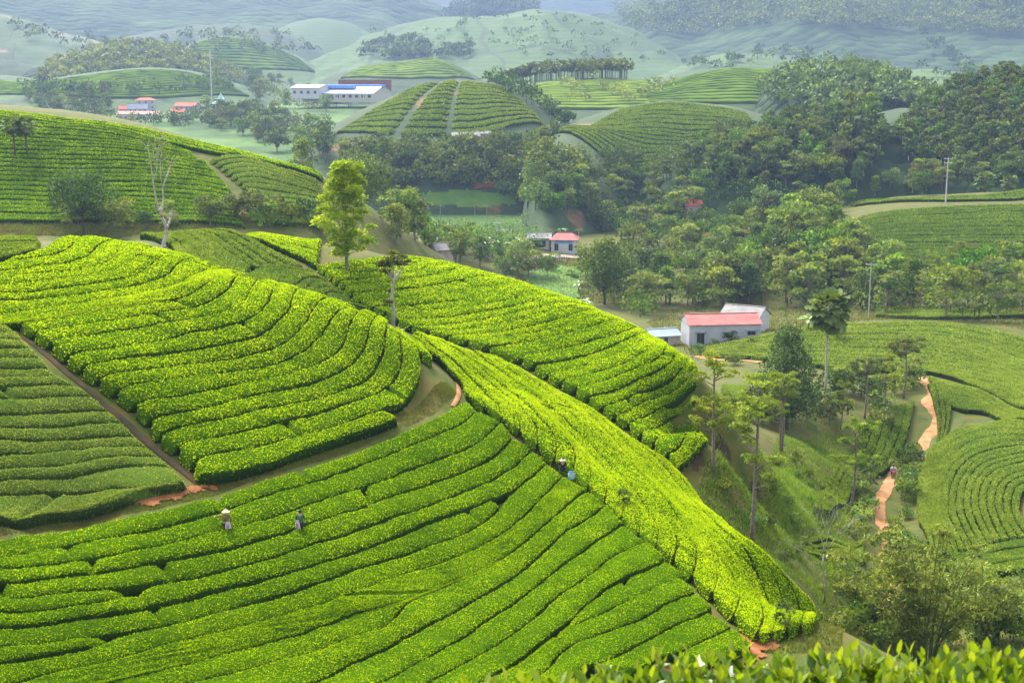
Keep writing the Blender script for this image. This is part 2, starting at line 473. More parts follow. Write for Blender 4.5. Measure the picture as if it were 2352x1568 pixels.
        P = P - dr * Ls * .25 + nn * .01
        up = np.cross(sd_, dr) * Ls * .12
        LV = np.stack([P + dr * Ls * .12 + sd_ * Ls * .3, P + dr * Ls * .95 + up, P + dr * Ls * .12 - sd_ * Ls * .3], 1)
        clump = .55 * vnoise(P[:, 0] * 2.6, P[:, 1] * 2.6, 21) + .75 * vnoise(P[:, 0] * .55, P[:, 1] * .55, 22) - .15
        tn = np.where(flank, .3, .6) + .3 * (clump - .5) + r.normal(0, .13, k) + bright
        base = n * m
        verts.append(LV.reshape(-1, 3)); tone.append(np.repeat(np.clip(tn, 0, 1), 3))
        faces.append(np.arange(k * 3).reshape(-1, 3) + base)
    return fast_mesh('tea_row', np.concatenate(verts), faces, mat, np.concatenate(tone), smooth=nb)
ORD = ['first', 'second', 'third', 'fourth', 'fifth', 'sixth', 'seventh', 'eighth', 'ninth', 'tenth', 'eleventh', 'twelfth', 'thirteenth', 'fourteenth', 'fifteenth',
       'sixteenth', 'seventeenth', 'eighteenth', 'nineteenth', 'twentieth', 'twenty-first', 'twenty-second', 'twenty-third', 'twenty-fourth', 'twenty-fifth', 'twenty-sixth', 'twenty-seventh', 'twenty-eighth', 'twenty-ninth', 'thirtieth',
       'thirty-first', 'thirty-second', 'thirty-third', 'thirty-fourth', 'thirty-fifth', 'thirty-sixth', 'thirty-seventh', 'thirty-eighth', 'thirty-ninth', 'fortieth',
       'forty-first', 'forty-second', 'forty-third', 'forty-fourth', 'forty-fifth', 'forty-sixth', 'forty-seventh', 'forty-eighth', 'forty-ninth', 'fiftieth']
NROW = [0]
def rows_from(lines, label, group, mat, segs=None, gap=.085, dens=1., leaf=1., h=.75, seed=0, rev=False, cutp=.25, step=.34, hz=None, bright=0.):
    """a hedge between each neighbouring pair of gap lines"""
    n = len(lines) - 1
    for k in range(n):
        a, b = lines[k], lines[k + 1]
        ws = np.linalg.norm(a - b, axis=1)
        r = random.Random(seed * 100 + k)
        spans = (segs or {}).get(k)
        if spans is None:
            ok = np.nonzero(ws > .55)[0]
            if len(ok) < 6: continue
            spans = [(ok[0] / (len(ws) - 1), ok[-1] / (len(ws) - 1))]
        LL = np.linalg.norm(np.diff(a, axis=0), axis=1).sum()
        for si, (t0, t1) in enumerate(spans):
            me = hedge_mesh(a, b, h * r.uniform(.95, 1.06), gap, dens, leaf, step, t0, t1, mat, seed * 1000 + k * 10 + si, hz, bright + r.uniform(-.03, .03))
            o = obj('tea_row', me)
            q = (n - 1 - k) if rev else k
            lb = label.format(ORD[min(q, 49)])
            if len(spans) > 1: lb += (', left piece', ', right piece', ', far piece')[si]
            tag(o, lb, 'tea row', group)
            NROW[0] += 1
def between(guides, counts):
    """guide lines -> evenly spread gap lines"""
    out = [guides[0]]
    for g0, g1, c_ in zip(guides[:-1], guides[1:], counts):
        for k in range(1, c_ + 1):
            t = k / c_
            out.append(g0 * (1 - t) + g1 * t)
    return out
# ---- field A: bright knoll
LA = [
 [(-60,604),(0,596),(62,582),(108,566),(125,552)],
 [(-60,612),(0,602),(75,592),(130,582),(162,567),(170,556)],
 [(0,622),(75,611),(150,602),(200,587),(219,568)],
 [(0,638),(100,627),(200,614),(238,604),(258,592),(266,580)],
 [(0,657),(100,647),(200,632),(275,619),(300,604),(312,590)],
 [(0,677),(125,664),(225,649),(300,637),(345,612),(358,600)],
 [(0,692),(125,682),(225,669),(325,652),(385,632),(403,612)],
 [(0,722),(75,712),(175,699),(250,689),(350,672),(400,657),(442,632)],
 [(38,739),(125,729),(225,714),(300,702),(400,689),(450,667),(490,642)],
 [(70,764),(125,754),(225,742),(325,724),(425,709),(475,694),(522,664),(532,645)],
 [(110,786),(175,774),(275,759),(375,744),(475,727),(525,712),(562,687),(576,660)],
 [(145,820),(185,808),(250,801),(350,788),(425,767),(512,752),(588,724),(615,695),(622,674)],
 [(180,844),(225,833),(300,821),(400,809),(500,794),(588,772),(632,742),(665,707),(668,694)],
 [(220,871),(250,859),(325,848),(425,835),(525,823),(588,809),(655,784),(700,745),(713,718)],
 [(259,899),(287,887),(375,874),(475,859),(588,843),(638,831),(688,811),(735,772),(757,738)],
 [(302,931),(325,921),(425,909),(500,891),(588,873),(663,859),(725,839),(768,814),(792,784),(800,757)],
 [(339,966),(355,956),(425,944),(500,931),(588,906),(663,891),(738,876),(800,844),(828,819),(843,784),(846,766)],
 [(360,1001),(387,984),(450,971),(525,959),(588,942),(663,928),(763,906),(838,876),(863,844),(883,805),(884,787)],
 [(402,1029),(437,1011),(500,1004),(588,983),(663,964),(763,939),(838,914),(895,884),(918,849),(924,819),(922,803)],
 [(442,1069),(475,1046),(550,1034),(588,1026),(663,1006),(708,994),(763,980),(838,955),(913,930),(945,906),(963,874),(969,850),(966,828)],
 [(450,1089),(487,1096),(588,1072),(680,1040),(755,1014),(850,985),(930,955),(978,931),(1010,884),(1006,858),(1000,840)]]
LA = [wline(l, 60, 114, (12 if i < 8 else 0, 7)) for i, l in enumerate(LA)]
rows_from(LA, 'bright tea hedge curving round the left knoll, {} row from its top', 'tea rows on the bright left knoll', M['tea'], segs={19: [(0, .52), (.82, 1)], 0: [(0, .93)]}, seed=1, bright=.15)
# ---- field B: bright foreground slope
LB = [
 [(0,1235),(125,1220),(225,1201),(350,1177),(500,1139),(588,1106),(713,1069),(838,1029),(963,974),(1050,931),(1072,918)],
 [(0,1276),(100,1261),(225,1238),(350,1218),(475,1183),(588,1143),(663,1119),(788,1081),(913,1036),(988,1004),(1063,969),(1093,941)],
 [(0,1305),(150,1291),(300,1268),(400,1248),(512,1218),(588,1196),(663,1174),(775,1134),(888,1099),(975,1066),(1063,1034),(1120,999),(1150,968)],
 [(0,1337),(150,1321),(300,1303),(425,1283),(525,1261),(588,1241),(688,1208),(800,1174),(905,1134),(1000,1106),(1088,1071),(1138,1044),(1176,1004)],
 [(0,1372),(150,1356),(300,1346),(375,1338),(475,1321),(588,1290),(688,1256),(800,1223),(918,1180),(1013,1149),(1113,1106),(1176,1073),(1201,1049),(1222,1029)],
 [(0,1403),(125,1396),(225,1381),(305,1366),(335,1346),(400,1336),(475,1323),(588,1292),(688,1258),(800,1225),(918,1182),(1013,1151),(1113,1108),(1176,1075),(1201,1051),(1222,1031)],
 [(0,1440),(150,1421),(300,1401),(425,1376),(588,1336),(688,1308),(813,1268),(963,1206),(1055,1176),(1176,1126),(1218,1094),(1256,1061)],
 [(0,1483),(150,1468),(250,1451),(325,1441),(425,1426),(500,1403),(588,1381),(663,1361),(750,1331),(838,1296),(913,1276),(988,1248),(1063,1226),(1130,1183),(1160,1142),(1218,1096),(1256,1063)],
 [(0,1520),(125,1501),(225,1483),(262,1468),(280,1450),(325,1443),(425,1428),(500,1405),(588,1383),(663,1363),(750,1333),(838,1298),(913,1278),(988,1250),(1063,1228),(1130,1185),(1160,1144),(1218,1098),(1256,1065)],
 [(0,1572),(100,1543),(160,1535),(225,1523),(287,1511),(352,1487),(475,1463),(588,1433),(713,1398),(838,1351),(913,1323),(1000,1296),(1100,1258),(1138,1238),(1176,1208),(1213,1174),(1248,1139),(1293,1094)],
 [(160,1585),(250,1561),(350,1541),(475,1508),(588,1480),(670,1461),(763,1431),(813,1408),(908,1388),(963,1368),(1025,1343),(1063,1328),(1125,1298),(1176,1269),(1226,1226),(1283,1178),(1336,1131),(1346,1125)],
 [(350,1585),(500,1550),(588,1528),(678,1508),(738,1493),(795,1468),(870,1445),(905,1424),(925,1388),(963,1370),(1025,1345),(1063,1330),(1125,1300),(1176,1271),(1226,1228),(1283,1180),(1336,1133),(1348,1127)],
 [(640,1595),(738,1558),(793,1526),(845,1506),(888,1488),(948,1451),(1025,1413),(1088,1378),(1176,1327),(1238,1278),(1276,1241),(1338,1198),(1371,1176),(1393,1160)],
 [(780,1605),(868,1568),(963,1516),(1063,1463),(1113,1423),(1176,1388),(1251,1328),(1326,1273),(1376,1238),(1431,1203)],
 [(930,1595),(1013,1548),(1095,1503),(1176,1453),(1238,1408),(1281,1368),(1351,1323),(1401,1283),(1481,1243)],
 [(1070,1580),(1176,1523),(1258,1461),(1316,1418),(1333,1401),(1361,1376),(1426,1331),(1501,1301),(1528,1283)],
 [(1090,1590),(1190,1533),(1268,1470),(1320,1432),(1361,1420),(1426,1388),(1501,1351),(1576,1321)],
 [(1180,1590),(1258,1536),(1286,1496),(1341,1468),(1388,1451),(1463,1426),(1526,1388),(1576,1368),(1611,1354)],
 [(1290,1575),(1340,1535),(1400,1512),(1481,1473),(1508,1458),(1551,1433),(1601,1416),(1648,1390)],
 [(1420,1570),(1500,1512),(1551,1500),(1601,1478),(1651,1455),(1703,1428)],
 [(1540,1580),(1590,1535),(1650,1508),(1700,1492),(1741,1466)]]
LB = [wline(l, 45, 110, (14 if i < 10 else 3, .3)) for i, l in enumerate(LB)]
rows_from(LB, 'bright tea hedge on the foreground slope, {} row below the grassy bank', 'tea rows on the foreground slope', M['tea'], segs={18: [(.33, .93)], 19: [(.55, .93)], 16: [(.12, .97)], 17: [(.12, .97)]}, seed=2, bright=-.05)
# ---- field C: bright strip in the fold
LC = [
 [(1075,905),(1066,895),(1060,878),(1035,848),(1008,820),(970,795),(945,778)],
 [(1318,1078),(1322,1040),(1308,1010),(1270,970),(1200,903),(1120,845),(1050,803),(985,772)],
 [(1468,1222),(1470,1186),(1448,1150),(1400,1090),(1330,1018),(1250,945),(1180,892),(1110,838),(1060,800)],
 [(1591,1316),(1600,1262),(1581,1220),(1540,1160),(1480,1090),(1400,1010),(1300,925),(1200,855),(1140,820)],
 [(1741,1452),(1752,1400),(1722,1330),(1650,1240),(1570,1140),(1500,1058),(1430,996),(1360,940)],
 [(1806,1440),(1816,1405),(1790,1350),(1720,1262),(1640,1185),(1580,1110),(1530,1062),(1500,1035)],
 [(1872,1420),(1880,1402),(1856,1376),(1790,1312),(1715,1245),(1640,1178),(1590,1115),(1560,1082)]]
LC = between([wline(l, 60, 135, (.45, .6)) for l in LC], [6, 4, 3, 3, 2, 2])
rows_from(LC, 'yellow-green tea hedge in the central fold, {} row from the footpath', 'tea rows in the fold', M['tea'], seed=3, gap=.1, bright=.2)
# ---- field D: bright slope beyond the fold
LD = [
 [(735,606),(790,598),(850,592),(900,587)],
 [(770,632),(850,625),(930,612),(975,600)],
 [(798,655),(870,650),(950,640),(1020,625),(1058,616)],
 [(833,690),(950,682),(1050,672),(1130,655),(1178,652)],
 [(890,717),(1000,713),(1100,702),(1176,688),(1228,670)],
 [(948,748),(1050,742),(1176,720),(1260,700),(1296,694)],
 [(1035,768),(1176,755),(1270,735),(1330,717),(1352,711)],
 [(1125,795),(1220,783),(1330,760),(1400,738),(1422,734)],
 [(1204,821),(1301,799),(1351,786),(1430,764),(1462,753)],
 [(1234,836),(1326,821),(1376,806),(1408,794),(1460,770),(1482,764)],
 [(1264,856),(1351,834),(1401,821),(1438,801),(1476,786),(1500,775)],
 [(1296,874),(1351,859),(1426,838),(1463,816),(1498,799),(1515,783)],
 [(1329,891),(1376,879),(1426,859),(1488,834),(1518,814),(1532,796)],
 [(1356,911),(1413,896),(1463,871),(1513,849),(1548,826),(1558,810)],
 [(1389,931),(1451,906),(1513,881),(1551,861),(1575,838),(1582,828)],
 [(1416,951),(1476,924),(1526,906),(1563,890),(1586,870),(1594,850)],
 [(1449,969),(1501,946),(1538,926),(1578,903),(1600,885)],
 [(1474,994),(1526,969),(1556,946),(1590,925),(1605,912)],
 [(1504,1014),(1546,989),(1576,969),(1612,945)],
 [(1536,1038),(1571,1011),(1611,985),(1618,978)],
 [(1566,1066),(1590,1046),(1628,1012)]]
LD = [wline(l, 100, 155, (.5, 6 if i < 11 else 1.5 if i < 16 else 0)) for i, l in enumerate(LD)]
LD = between(LD, [2, 2, 2, 2, 2, 2, 2, 1, 1, 1, 1, 1, 1, 1, 1, 1, 1, 1, 1, 1])
rows_from(LD, 'bright tea hedge on the slope beyond the fold, {} row from the bottom', 'tea rows on the slope beyond the fold', M['tea'], seed=4, rev=True, bright=.15)
LD2 = [[(545,524),(600,527),(660,533),(740,548)], [(540,528),(600,548),(660,575),(728,609)]]
LD2 = [wline(l, 125, 165, (4, 0)) for l in LD2]
rows_from(between(LD2, [5]), 'bright tea hedge above the grass lane, {} row from the crest', 'tea rows above the grass lane', M['tea'], seed=5, gap=.08, bright=.12)
# ---- field E: olive tea behind the knoll
LE = [[(335,538),(365,548),(400,572),(440,590)], [(445,533),(490,552),(540,585),(580,610)], [(534,529),(590,552),(640,580),(700,612)]]
LE = [wline(l, 116, 162, (5, 0)) for l in LE]
rows_from(between(LE, [4, 4]), 'olive tea hedge running down behind the knoll, {} row from the left', 'olive tea rows behind the knoll', M['tea_mid'], seed=6, gap=.13, bright=.1)
LE2 = [[(470,611),(590,614),(716,618)], [(560,641),(690,645),(758,648)], [(640,672),(740,677),(808,681)], [(700,700),(790,706),(856,712)], [(770,738),(840,745),(900,749)]]
LE2 = [wline(l, 116, 160, (6, 0)) for l in LE2]
rows_from(between(LE2, [3, 3, 3, 3]), 'olive tea hedge left of the grass lane, {} row down from the cross gap', 'olive tea rows beside the grass lane', M['tea_mid'], seed=7, gap=.13, bright=.0)
# ---- field F: olive tea left of the lane
LF = [[(0,742),(18,748)], [(0,760),(38,764)], [(0,778),(58,780)], [(0,799),(80,796)], [(0,821),(102,819)], [(0,844),(122,844)], [(0,866),(145,865)], [(0,888),(100,885),(184,886)], [(0,914),(120,911),(222,909)], [(0,950),(130,947),(260,941)],
      [(0,979),(150,977),(291,969)], [(0,1006),(160,1006),(319,1000)], [(0,1041),(170,1031),(347,1025)], [(0,1074),(190,1063),(375,1049)], [(0,1103),(200,1089),(405,1074)], [(0,1138),(125,1130),(250,1120),(330,1122),(435,1106)], [(0,1182),(100,1178),(200,1170),(284,1145)]]
LF = [wline(l, 60, 112, (16, 0)) for l in LF]
rows_from(LF, 'dark olive tea hedge left of the dirt lane, {} row above the bank', 'olive tea rows left of the lane', M['tea_dark'], seed=8, rev=True, gap=.09, bright=.17)
LF2 = [[(-20,524),(40,527),(92,538)], [(-20,592),(30,588),(88,572)]]
LF2 = [wline(l, 98, 114, (10, 0)) for l in LF2]
rows_from(between(LF2, [6]), 'grey-green tea hedge at the left edge, {} row from the back', 'grey-green tea rows at the left edge', M['tea_mid'], seed=9, gap=.06, bright=.1)
# ------------------------------------------------------------------ hills beyond the valley
def interp_ext(x, xs, ys): return np.interp(x, xs, ys)
HILLS = {}
class Hill:
    def __init__(s, crest, wf, wb, zb, pw=1.0, rough=0., rs=.02, seed=0, end=.5):
        P = np.array([W(*q) for q in crest]); P = P[np.argsort(P[:, 0])]
        zb += CAMZ - 12
        sp = (P[-1, 0] - P[0, 0]) * end * .5
        P = np.concatenate([[[P[0, 0] - sp, P[0, 1], zb]], P, [[P[-1, 0] + sp, P[-1, 1], zb]]])
        xs = np.linspace(P[0, 0], P[-1, 0], 160)
        yc = np.interp(xs, P[:, 0], P[:, 1]); zc = np.interp(xs, P[:, 0], P[:, 2])
        for _ in range(int(160 / len(P) * 1.2)):
            zc[1:-1] = zc[1:-1] * .5 + (zc[:-2] + zc[2:]) * .25; yc[1:-1] = yc[1:-1] * .5 + (yc[:-2] + yc[2:]) * .25
        s.xs, s.yc, s.zc = xs, yc, zc
        s.wf, s.wb, s.zb, s.pw, s.rough, s.rs, s.seed = wf, wb, zb, pw, rough, rs, seed
    def __call__(s, x, y):
        x = np.asarray(x, float); y = np.asarray(y, float)
        yc = np.interp(x, s.xs, s.yc); zc = np.interp(x, s.xs, s.zc)
        zc = np.where((x < s.xs[0]) | (x > s.xs[-1]), s.zb, zc)
        d = (yc - y); q = np.clip(np.where(d > 0, d / s.wf, -d / s.wb), 0, 1)
        pr = np.cos(q * math.pi / 2) ** s.pw if s.pw != 0 else 1 - q
        z = s.zb + (zc - s.zb) * pr
        if s.rough:
            n = 0
            for k, (f, a) in enumerate(((1, 1), (2.1, .5), (4.3, .25))):
                n = n + a * (1 - np.abs(2 * vnoise(x * s.rs * f + 17, y * s.rs * f * .45 + 5, s.seed + k) - 1))
            z = z + (n / 1.75 - .62) * s.rough * np.sin(np.clip(q, 0, 1) * math.pi) ** .8 * np.clip((zc - s.zb) / 30, 0, 1)
        return z
    def inside(s, x, y):
        d = np.interp(x, s.xs, s.yc) - y
        return (x > s.xs[0]) & (x < s.xs[-1]) & (d < s.wf) & (d > -s.wb)
    def mesh(s, name, mat, nx=110, ny=44, label=None):
        X = np.linspace(s.xs[0], s.xs[-1], nx)
        yc = np.interp(X, s.xs, s.yc)
        T = np.concatenate([np.linspace(-s.wf, 0, ny), np.linspace(0, s.wb, ny // 2)[1:]])
        XX = np.repeat(X[None], len(T), 0); YY = yc[None] + T[:, None]
        Z = s(XX, YY)
        idx = np.arange(XX.size).reshape(XX.shape)
        F = np.stack([idx[:-1, :-1], idx[:-1, 1:], idx[1:, 1:], idx[1:, :-1]], -1).reshape(-1, 4)
        o = obj('hill' if 'mountain' not in name else 'mountain', fast_mesh(name, np.stack([XX, YY, Z], -1).reshape(-1, 3), [F], mat, smooth=True))
        tag(o, kind='structure'); HILLS[name] = s
        return s
def field_mat(name, cols, cell=90., edge=.03, rowsp=0., line=(.03, .05, .02), patch=None):
    """far tea slopes: plots of slightly different green parted by dark lanes"""
    m, nt, out = _mat(name)
    g = N(nt, 'ShaderNodeNewGeometry')
    mp = N(nt, 'ShaderNodeMapping'); mp.inputs['Scale'].default_value = (1 / cell, .45 / cell, .6 / cell)
    nt.links.new(g.outputs['Position'], mp.inputs['Vector'])
    wv = noise(nt, 1.3, 2, .5, vec=mp.outputs[0])
    ws = N(nt, 'ShaderNodeVectorMath', operation='ADD'); wsc = N(nt, 'ShaderNodeVectorMath', operation='SCALE')
    cb = N(nt, 'ShaderNodeCombineXYZ'); nt.links.new(wv, cb.inputs[0]); nt.links.new(wv, cb.inputs[1])
    nt.links.new(cb.outputs[0], wsc.inputs[0]); wsc.inputs['Scale'].default_value = .8
    nt.links.new(mp.outputs[0], ws.inputs[0]); nt.links.new(wsc.outputs[0], ws.inputs[1])
    v1 = N(nt, 'ShaderNodeTexVoronoi'); v1.inputs['Scale'].default_value = 1; nt.links.new(ws.outputs[0], v1.inputs['Vector'])
    v2 = N(nt, 'ShaderNodeTexVoronoi', feature='DISTANCE_TO_EDGE'); v2.inputs['Scale'].default_value = 1; nt.links.new(ws.outputs[0], v2.inputs['Vector'])
    sx = N(nt, 'ShaderNodeSeparateColor'); nt.links.new(v1.outputs['Color'], sx.inputs[0])
    col = ramp(nt, sx.outputs[0], [(i / (len(cols) - 1), c_) for i, c_ in enumerate(cols)])
    fine = noise(nt, 1 / 6., 5, .65, 'World')
    col = mixc(nt, mixfac(nt, fine, .35, .7, .5), col, (.03, .06, .02))
    sz = N(nt, 'ShaderNodeSeparateXYZ'); nt.links.new(g.outputs['Position'], sz.inputs[0])
    zz = N(nt, 'ShaderNodeMath', operation='MULTIPLY_ADD'); nt.links.new(sz.outputs[2], zz.inputs[0]); zz.inputs[1].default_value = 1.35
    wz = N(nt, 'ShaderNodeMath', operation='MULTIPLY'); nt.links.new(noise(nt, .03, 3, .5, 'World'), wz.inputs[0]); wz.inputs[1].default_value = 9.
    nt.links.new(wz.outputs[0], zz.inputs[2])
    sn = N(nt, 'ShaderNodeMath', operation='SINE'); nt.links.new(zz.outputs[0], sn.inputs[0])
    col = mixc(nt, mixfac(nt, sn.outputs[0], .1, .9, .6), col, (.03, .055, .02))
    if patch:
        pz = noise(nt, patch[0], 5, .6, 'World')
        col = mixc(nt, mixfac(nt, pz, patch[1], patch[1] + .06, .9), col, patch[2])
    ed = N(nt, 'ShaderNodeMapRange'); ed.inputs['From Min'].default_value = edge * .4; ed.inputs['From Max'].default_value = edge
    ed.inputs['To Min'].default_value = .95; ed.inputs['To Max'].default_value = 0
    nt.links.new(v2.outputs['Distance'], ed.inputs['Value'])
    col = mixc(nt, ed.outputs[0], col, line)
    p = N(nt, 'ShaderNodeBsdfPrincipled'); p.inputs['Roughness'].default_value = .9; p.inputs['Specular IOR Level'].default_value = .1
    nt.links.new(col, p.inputs['Base Color'])
    b = N(nt, 'ShaderNodeBump'); b.inputs['Strength'].default_value = .6; b.inputs['Distance'].default_value = 1.5
    nt.links.new(fine, b.inputs['Height']); nt.links.new(b.outputs[0], p.inputs['Normal'])
    nt.links.new(p.outputs[0], out.inputs['Surface'])
    return m
def mixfac(nt, src, lo, hi, top=1.):
    r = N(nt, 'ShaderNodeMapRange'); r.inputs['From Min'].default_value = lo; r.inputs['From Max'].default_value = hi
    r.inputs['To Max'].default_value = top; nt.links.new(src, r.inputs['Value'])
    return r.outputs[0]
def forest_mat(name, a, b, cc, sc=.12):
    m, nt, out = _mat(name)
    g = N(nt, 'ShaderNodeNewGeometry')
    v = N(nt, 'ShaderNodeTexVoronoi'); v.inputs['Scale'].default_value = sc; nt.links.new(g.outputs['Position'], v.inputs['Vector'])
    big = noise(nt, .006, 4, .6, 'World')
    sx = N(nt, 'ShaderNodeSeparateColor'); nt.links.new(v.outputs['Color'], sx.inputs[0])
    col = ramp(nt, sx.outputs[0], [(0, a), (1, b)])
    col = mixc(nt, mixfac(nt, big, .5, .62), col, cc)
    p = N(nt, 'ShaderNodeBsdfPrincipled'); p.inputs['Roughness'].default_value = .95; p.inputs['Specular IOR Level'].default_value = .05
    nt.links.new(col, p.inputs['Base Color'])
    bm_ = N(nt, 'ShaderNodeBump'); bm_.inputs['Strength'].default_value = 1; bm_.inputs['Distance'].default_value = 6; bm_.invert = True
    nt.links.new(v.outputs['Distance'], bm_.inputs['Height']); nt.links.new(bm_.outputs[0], p.inputs['Normal'])
    nt.links.new(p.outputs[0], out.inputs['Surface'])
    return m
G1_, G2_, G3_ = (.026, .05, .012), (.036, .066, .014), (.05, .088, .018)
M['far_tea'] = field_mat('far_tea', [(.016, .03, .009), (.022, .04, .01), (.018, .03, .013), (.03, .05, .012)], 95, .03)
M['far_tea_light'] = field_mat('far_tea_light', [G2_, G3_, (.066, .105, .022)], 130, .026)
M['far_tea_red'] = field_mat('far_tea_red', [G1_, (.05, .08, .03), G2_], 90, .02, patch=(.02, .56, (.2, .11, .06)))
M['mid_soil'] = field_mat('mid_soil', [(.022, .042, .012), (.028, .04, .015), (.032, .046, .015)], 60, .03, patch=(.03, .6, (.16, .08, .035)))
M['far_forest'] = forest_mat('far_forest', (.012, .025, .009), (.026, .045, .016), (.032, .055, .02))
M['mtn'] = forest_mat('mountain_scrub', (.018, .034, .014), (.035, .058, .022), (.045, .075, .027), .05)
M['valley'] = plain_mat('valley_floor', (0, 0, 0), .95, scale=.03, detail=7, coord='World', stops=[(.3, (.02, .04, .01)), (.5, (.04, .08, .014)), (.62, (.065, .12, .02)), (.75, (.06, .055, .025))])
# valley floor beyond the near sheet
fy = np.concatenate([np.linspace(440, 1500, 60), np.linspace(1600, 9000, 30)])
def floor_z(y): return CAMZ + np.interp(y, [0, 455, 520, 700, 900, 1200, 1800, 3000, 9000], [-57.5, -57.5, -55, -46, -37, -34, -28, -15, 0])
fx = np.concatenate([np.linspace(-3500, -400, 20), np.linspace(-380, 380, 60), np.linspace(400, 3500, 20)])
FX, FY = np.meshgrid(fx, fy)
FZ = floor_z(FY) + (vnoise(FX * .01, FY * .01, 31) - .5) * 3
idx = np.arange(FX.size).reshape(FX.shape)
vf = obj('valley_floor', fast_mesh('valley_floor', np.stack([FX, FY, FZ], -1).reshape(-1, 3), [np.stack([idx[:-1, :-1], idx[:-1, 1:], idx[1:, 1:], idx[1:, :-1]], -1).reshape(-1, 4)], M['valley'], smooth=True))
tag(vf, kind='structure')
def hill(name, mat, crest, Y, wf, wb, zb, **k):
    kk = {a: k.pop(a) for a in ('nx', 'ny') if a in k}
    return Hill([(q[0], q[1], q[2] if len(q) > 2 else Y) for q in crest], wf, wb, zb, **k).mesh(name, M[mat], **kk)
hJ = hill('J', 'mid_soil', [(745,296),(850,243),(950,200),(1050,181),(1140,190),(1220,222),(1290,285)], 620, 110, 80, -48, pw=.8, end=.25)
hK = hill('K', 'mid_soil', [(1225,348,520),(1300,288,560),(1400,253,600),(1530,230,620),(1680,243,610),(1760,265,600),(1860,310,600)], 600, 130, 120, -52, pw=.8, end=.1)
hL = hill('L', 'far_tea', [(1340,250),(1450,207),(1550,177),(1650,155),(1770,155),(1850,170),(1950,200)], 820, 190, 150, -40, pw=.8)
hM = hill('M', 'far_tea', [(1150,210),(1250,184),(1400,178),(1500,186),(1600,215),(1700,240)], 880, 240, 100, -38, pw=.7)
hN = hill('N', 'far_forest', [(1735,215),(1790,188),(1880,165),(1980,172),(2080,205),(2200,255),(2300,275)], 720, 200, 150, -52, pw=.9)
hO = hill('O', 'far_forest', [(2010,330),(2070,292),(2150,236),(2250,200),(2352,178),(2600,150),(2900,150)], 530, 125, 120, -48, pw=.9, end=.2)
hP = hill('P', 'far_forest', [(1500,395),(1600,362),(1700,330),(1800,302),(1900,278),(2010,262),(2060,300)], 500, 75, 80, -57, pw=.9, end=.25)
hP2 = hill('P2', 'mid_soil', [(1960,285),(2010,262),(2075,247),(2160,262)], 590, 130, 60, -52, pw=.9)
hQ0 = hill('Q0', 'far_tea_light', [(-200,165),(0,172),(100,184),(250,162),(340,154),(430,160),(500,180),(570,205)], 1150, 260, 150, -36, pw=.8)
hQ1 = hill('Q1', 'far_tea', [(-200,120),(-60,128),(30,140),(100,170),(150,195)], 1300, 200, 150, -34)
hQ = hill('Q', 'far_forest', [(60,190),(120,150),(200,125),(310,108),(400,122),(470,142),(560,178),(600,195)], 1380, 250, 200, -32, end=.3)
hQ2 = hill('Q2', 'far_tea_red', [(-300,-10),(-100,20),(0,33),(60,48),(130,75),(220,98),(320,120)], 1750, 420, 300, -28, rough=15, rs=.012)
hS1 = hill('S1', 'far_tea', [(290,90),(400,68),(500,58),(560,54),(640,72),(730,105),(790,145)], 2100, 450, 300, -25, rough=10, rs=.01)
hS2 = hill('S2', 'far_tea_light', [(410,122),(480,88),(530,81),(600,96),(680,128),(735,162)], 1750, 300, 200, -28)
hS3 = hill('S3', 'far_tea_light', [(620,85),(690,50),(740,41),(800,51),(850,76),(910,105)], 2400, 500, 300, -20)
hV = hill('V', 'far_tea', [(760,172),(850,150),(930,139),(1000,131),(1050,150),(1100,178)], 1280, 200, 150, -34)
hT = hill('T', 'far_tea_light', [(810,118),(900,64),(1000,46),(1080,43),(1140,44),(1190,32),(1250,25),(1330,29),(1400,50),(1470,92),(1550,140),(1640,160)], 2050, 560, 400, -24, rough=26, rs=.009, nx=160, ny=60)
hR = hill('R', 'far_tea_light', [(1540,165),(1590,142),(1650,124),(1720,123),(1800,130),(1920,138),(2000,150)], 1450, 250, 200, -30)
hR2 = hill('R2', 'far_tea_light', [(2000,185),(2060,164),(2130,158),(2200,166),(2280,185),(2352,190)], 1200, 220, 200, -34)
hU1 = hill('mountain1', 'mtn', [(-500,-150),(0,-90),(200,-80),(400,-45),(700,-35),(900,-12),(1000,14),(1060,45)], 3300, 1300, 900, -15, rough=75, rs=.0035, nx=170, ny=80)
hU2 = hill('mountain2', 'far_forest', [(960,60),(1030,18),(1100,-6),(1180,-6),(1230,14),(1290,42)], 3000, 500, 400, -15, rough=20, rs=.006)
hU3 = hill('mountain3', 'mtn', [(1340,70),(1420,8),(1480,-22),(1600,-60),(1900,-120),(2352,-150),(2900,-170)], 3100, 1400, 900, -15, rough=90, rs=.0035, nx=170, ny=80)
hU4 = hill('mountain4', 'mtn', [(600,0),(1100,-10),(1250,-30),(1450,-35),(1600,-50),(2000,-70)], 5200, 1200, 900, 0, rough=60, rs=.003)
hU5 = hill('U5', 'far_tea_light', [(1550,160),(1660,110),(1800,75),(1900,100),(2050,70),(2200,90),(2300,60),(2500,50),(2700,70)], 2150, 420, 300, -24, rough=40, rs=.008, nx=150, ny=50)
hU6 = hill('U6', 'far_tea_light', [(1400,70),(1440,60),(1500,70),(1560,110),(1610,150)], 2300, 400, 200, -24, rough=15, rs=.01)
MIDH = [hJ, hK, hL, hM, hN, hO, hP, hP2, hQ0, hQ1, hQ, hV]
def HA(x, y):
    """ground height anywhere"""
    x = np.asarray(x, float); y = np.asarray(y, float)
    z = np.where((y < 455) & (x > GX0) & (x < GX1), H(x, np.minimum(y, 461)), floor_z(y))
    for h_ in MIDH: z = np.maximum(z, np.where(h_.inside(x, y), h_(x, y), -999.))
    return z
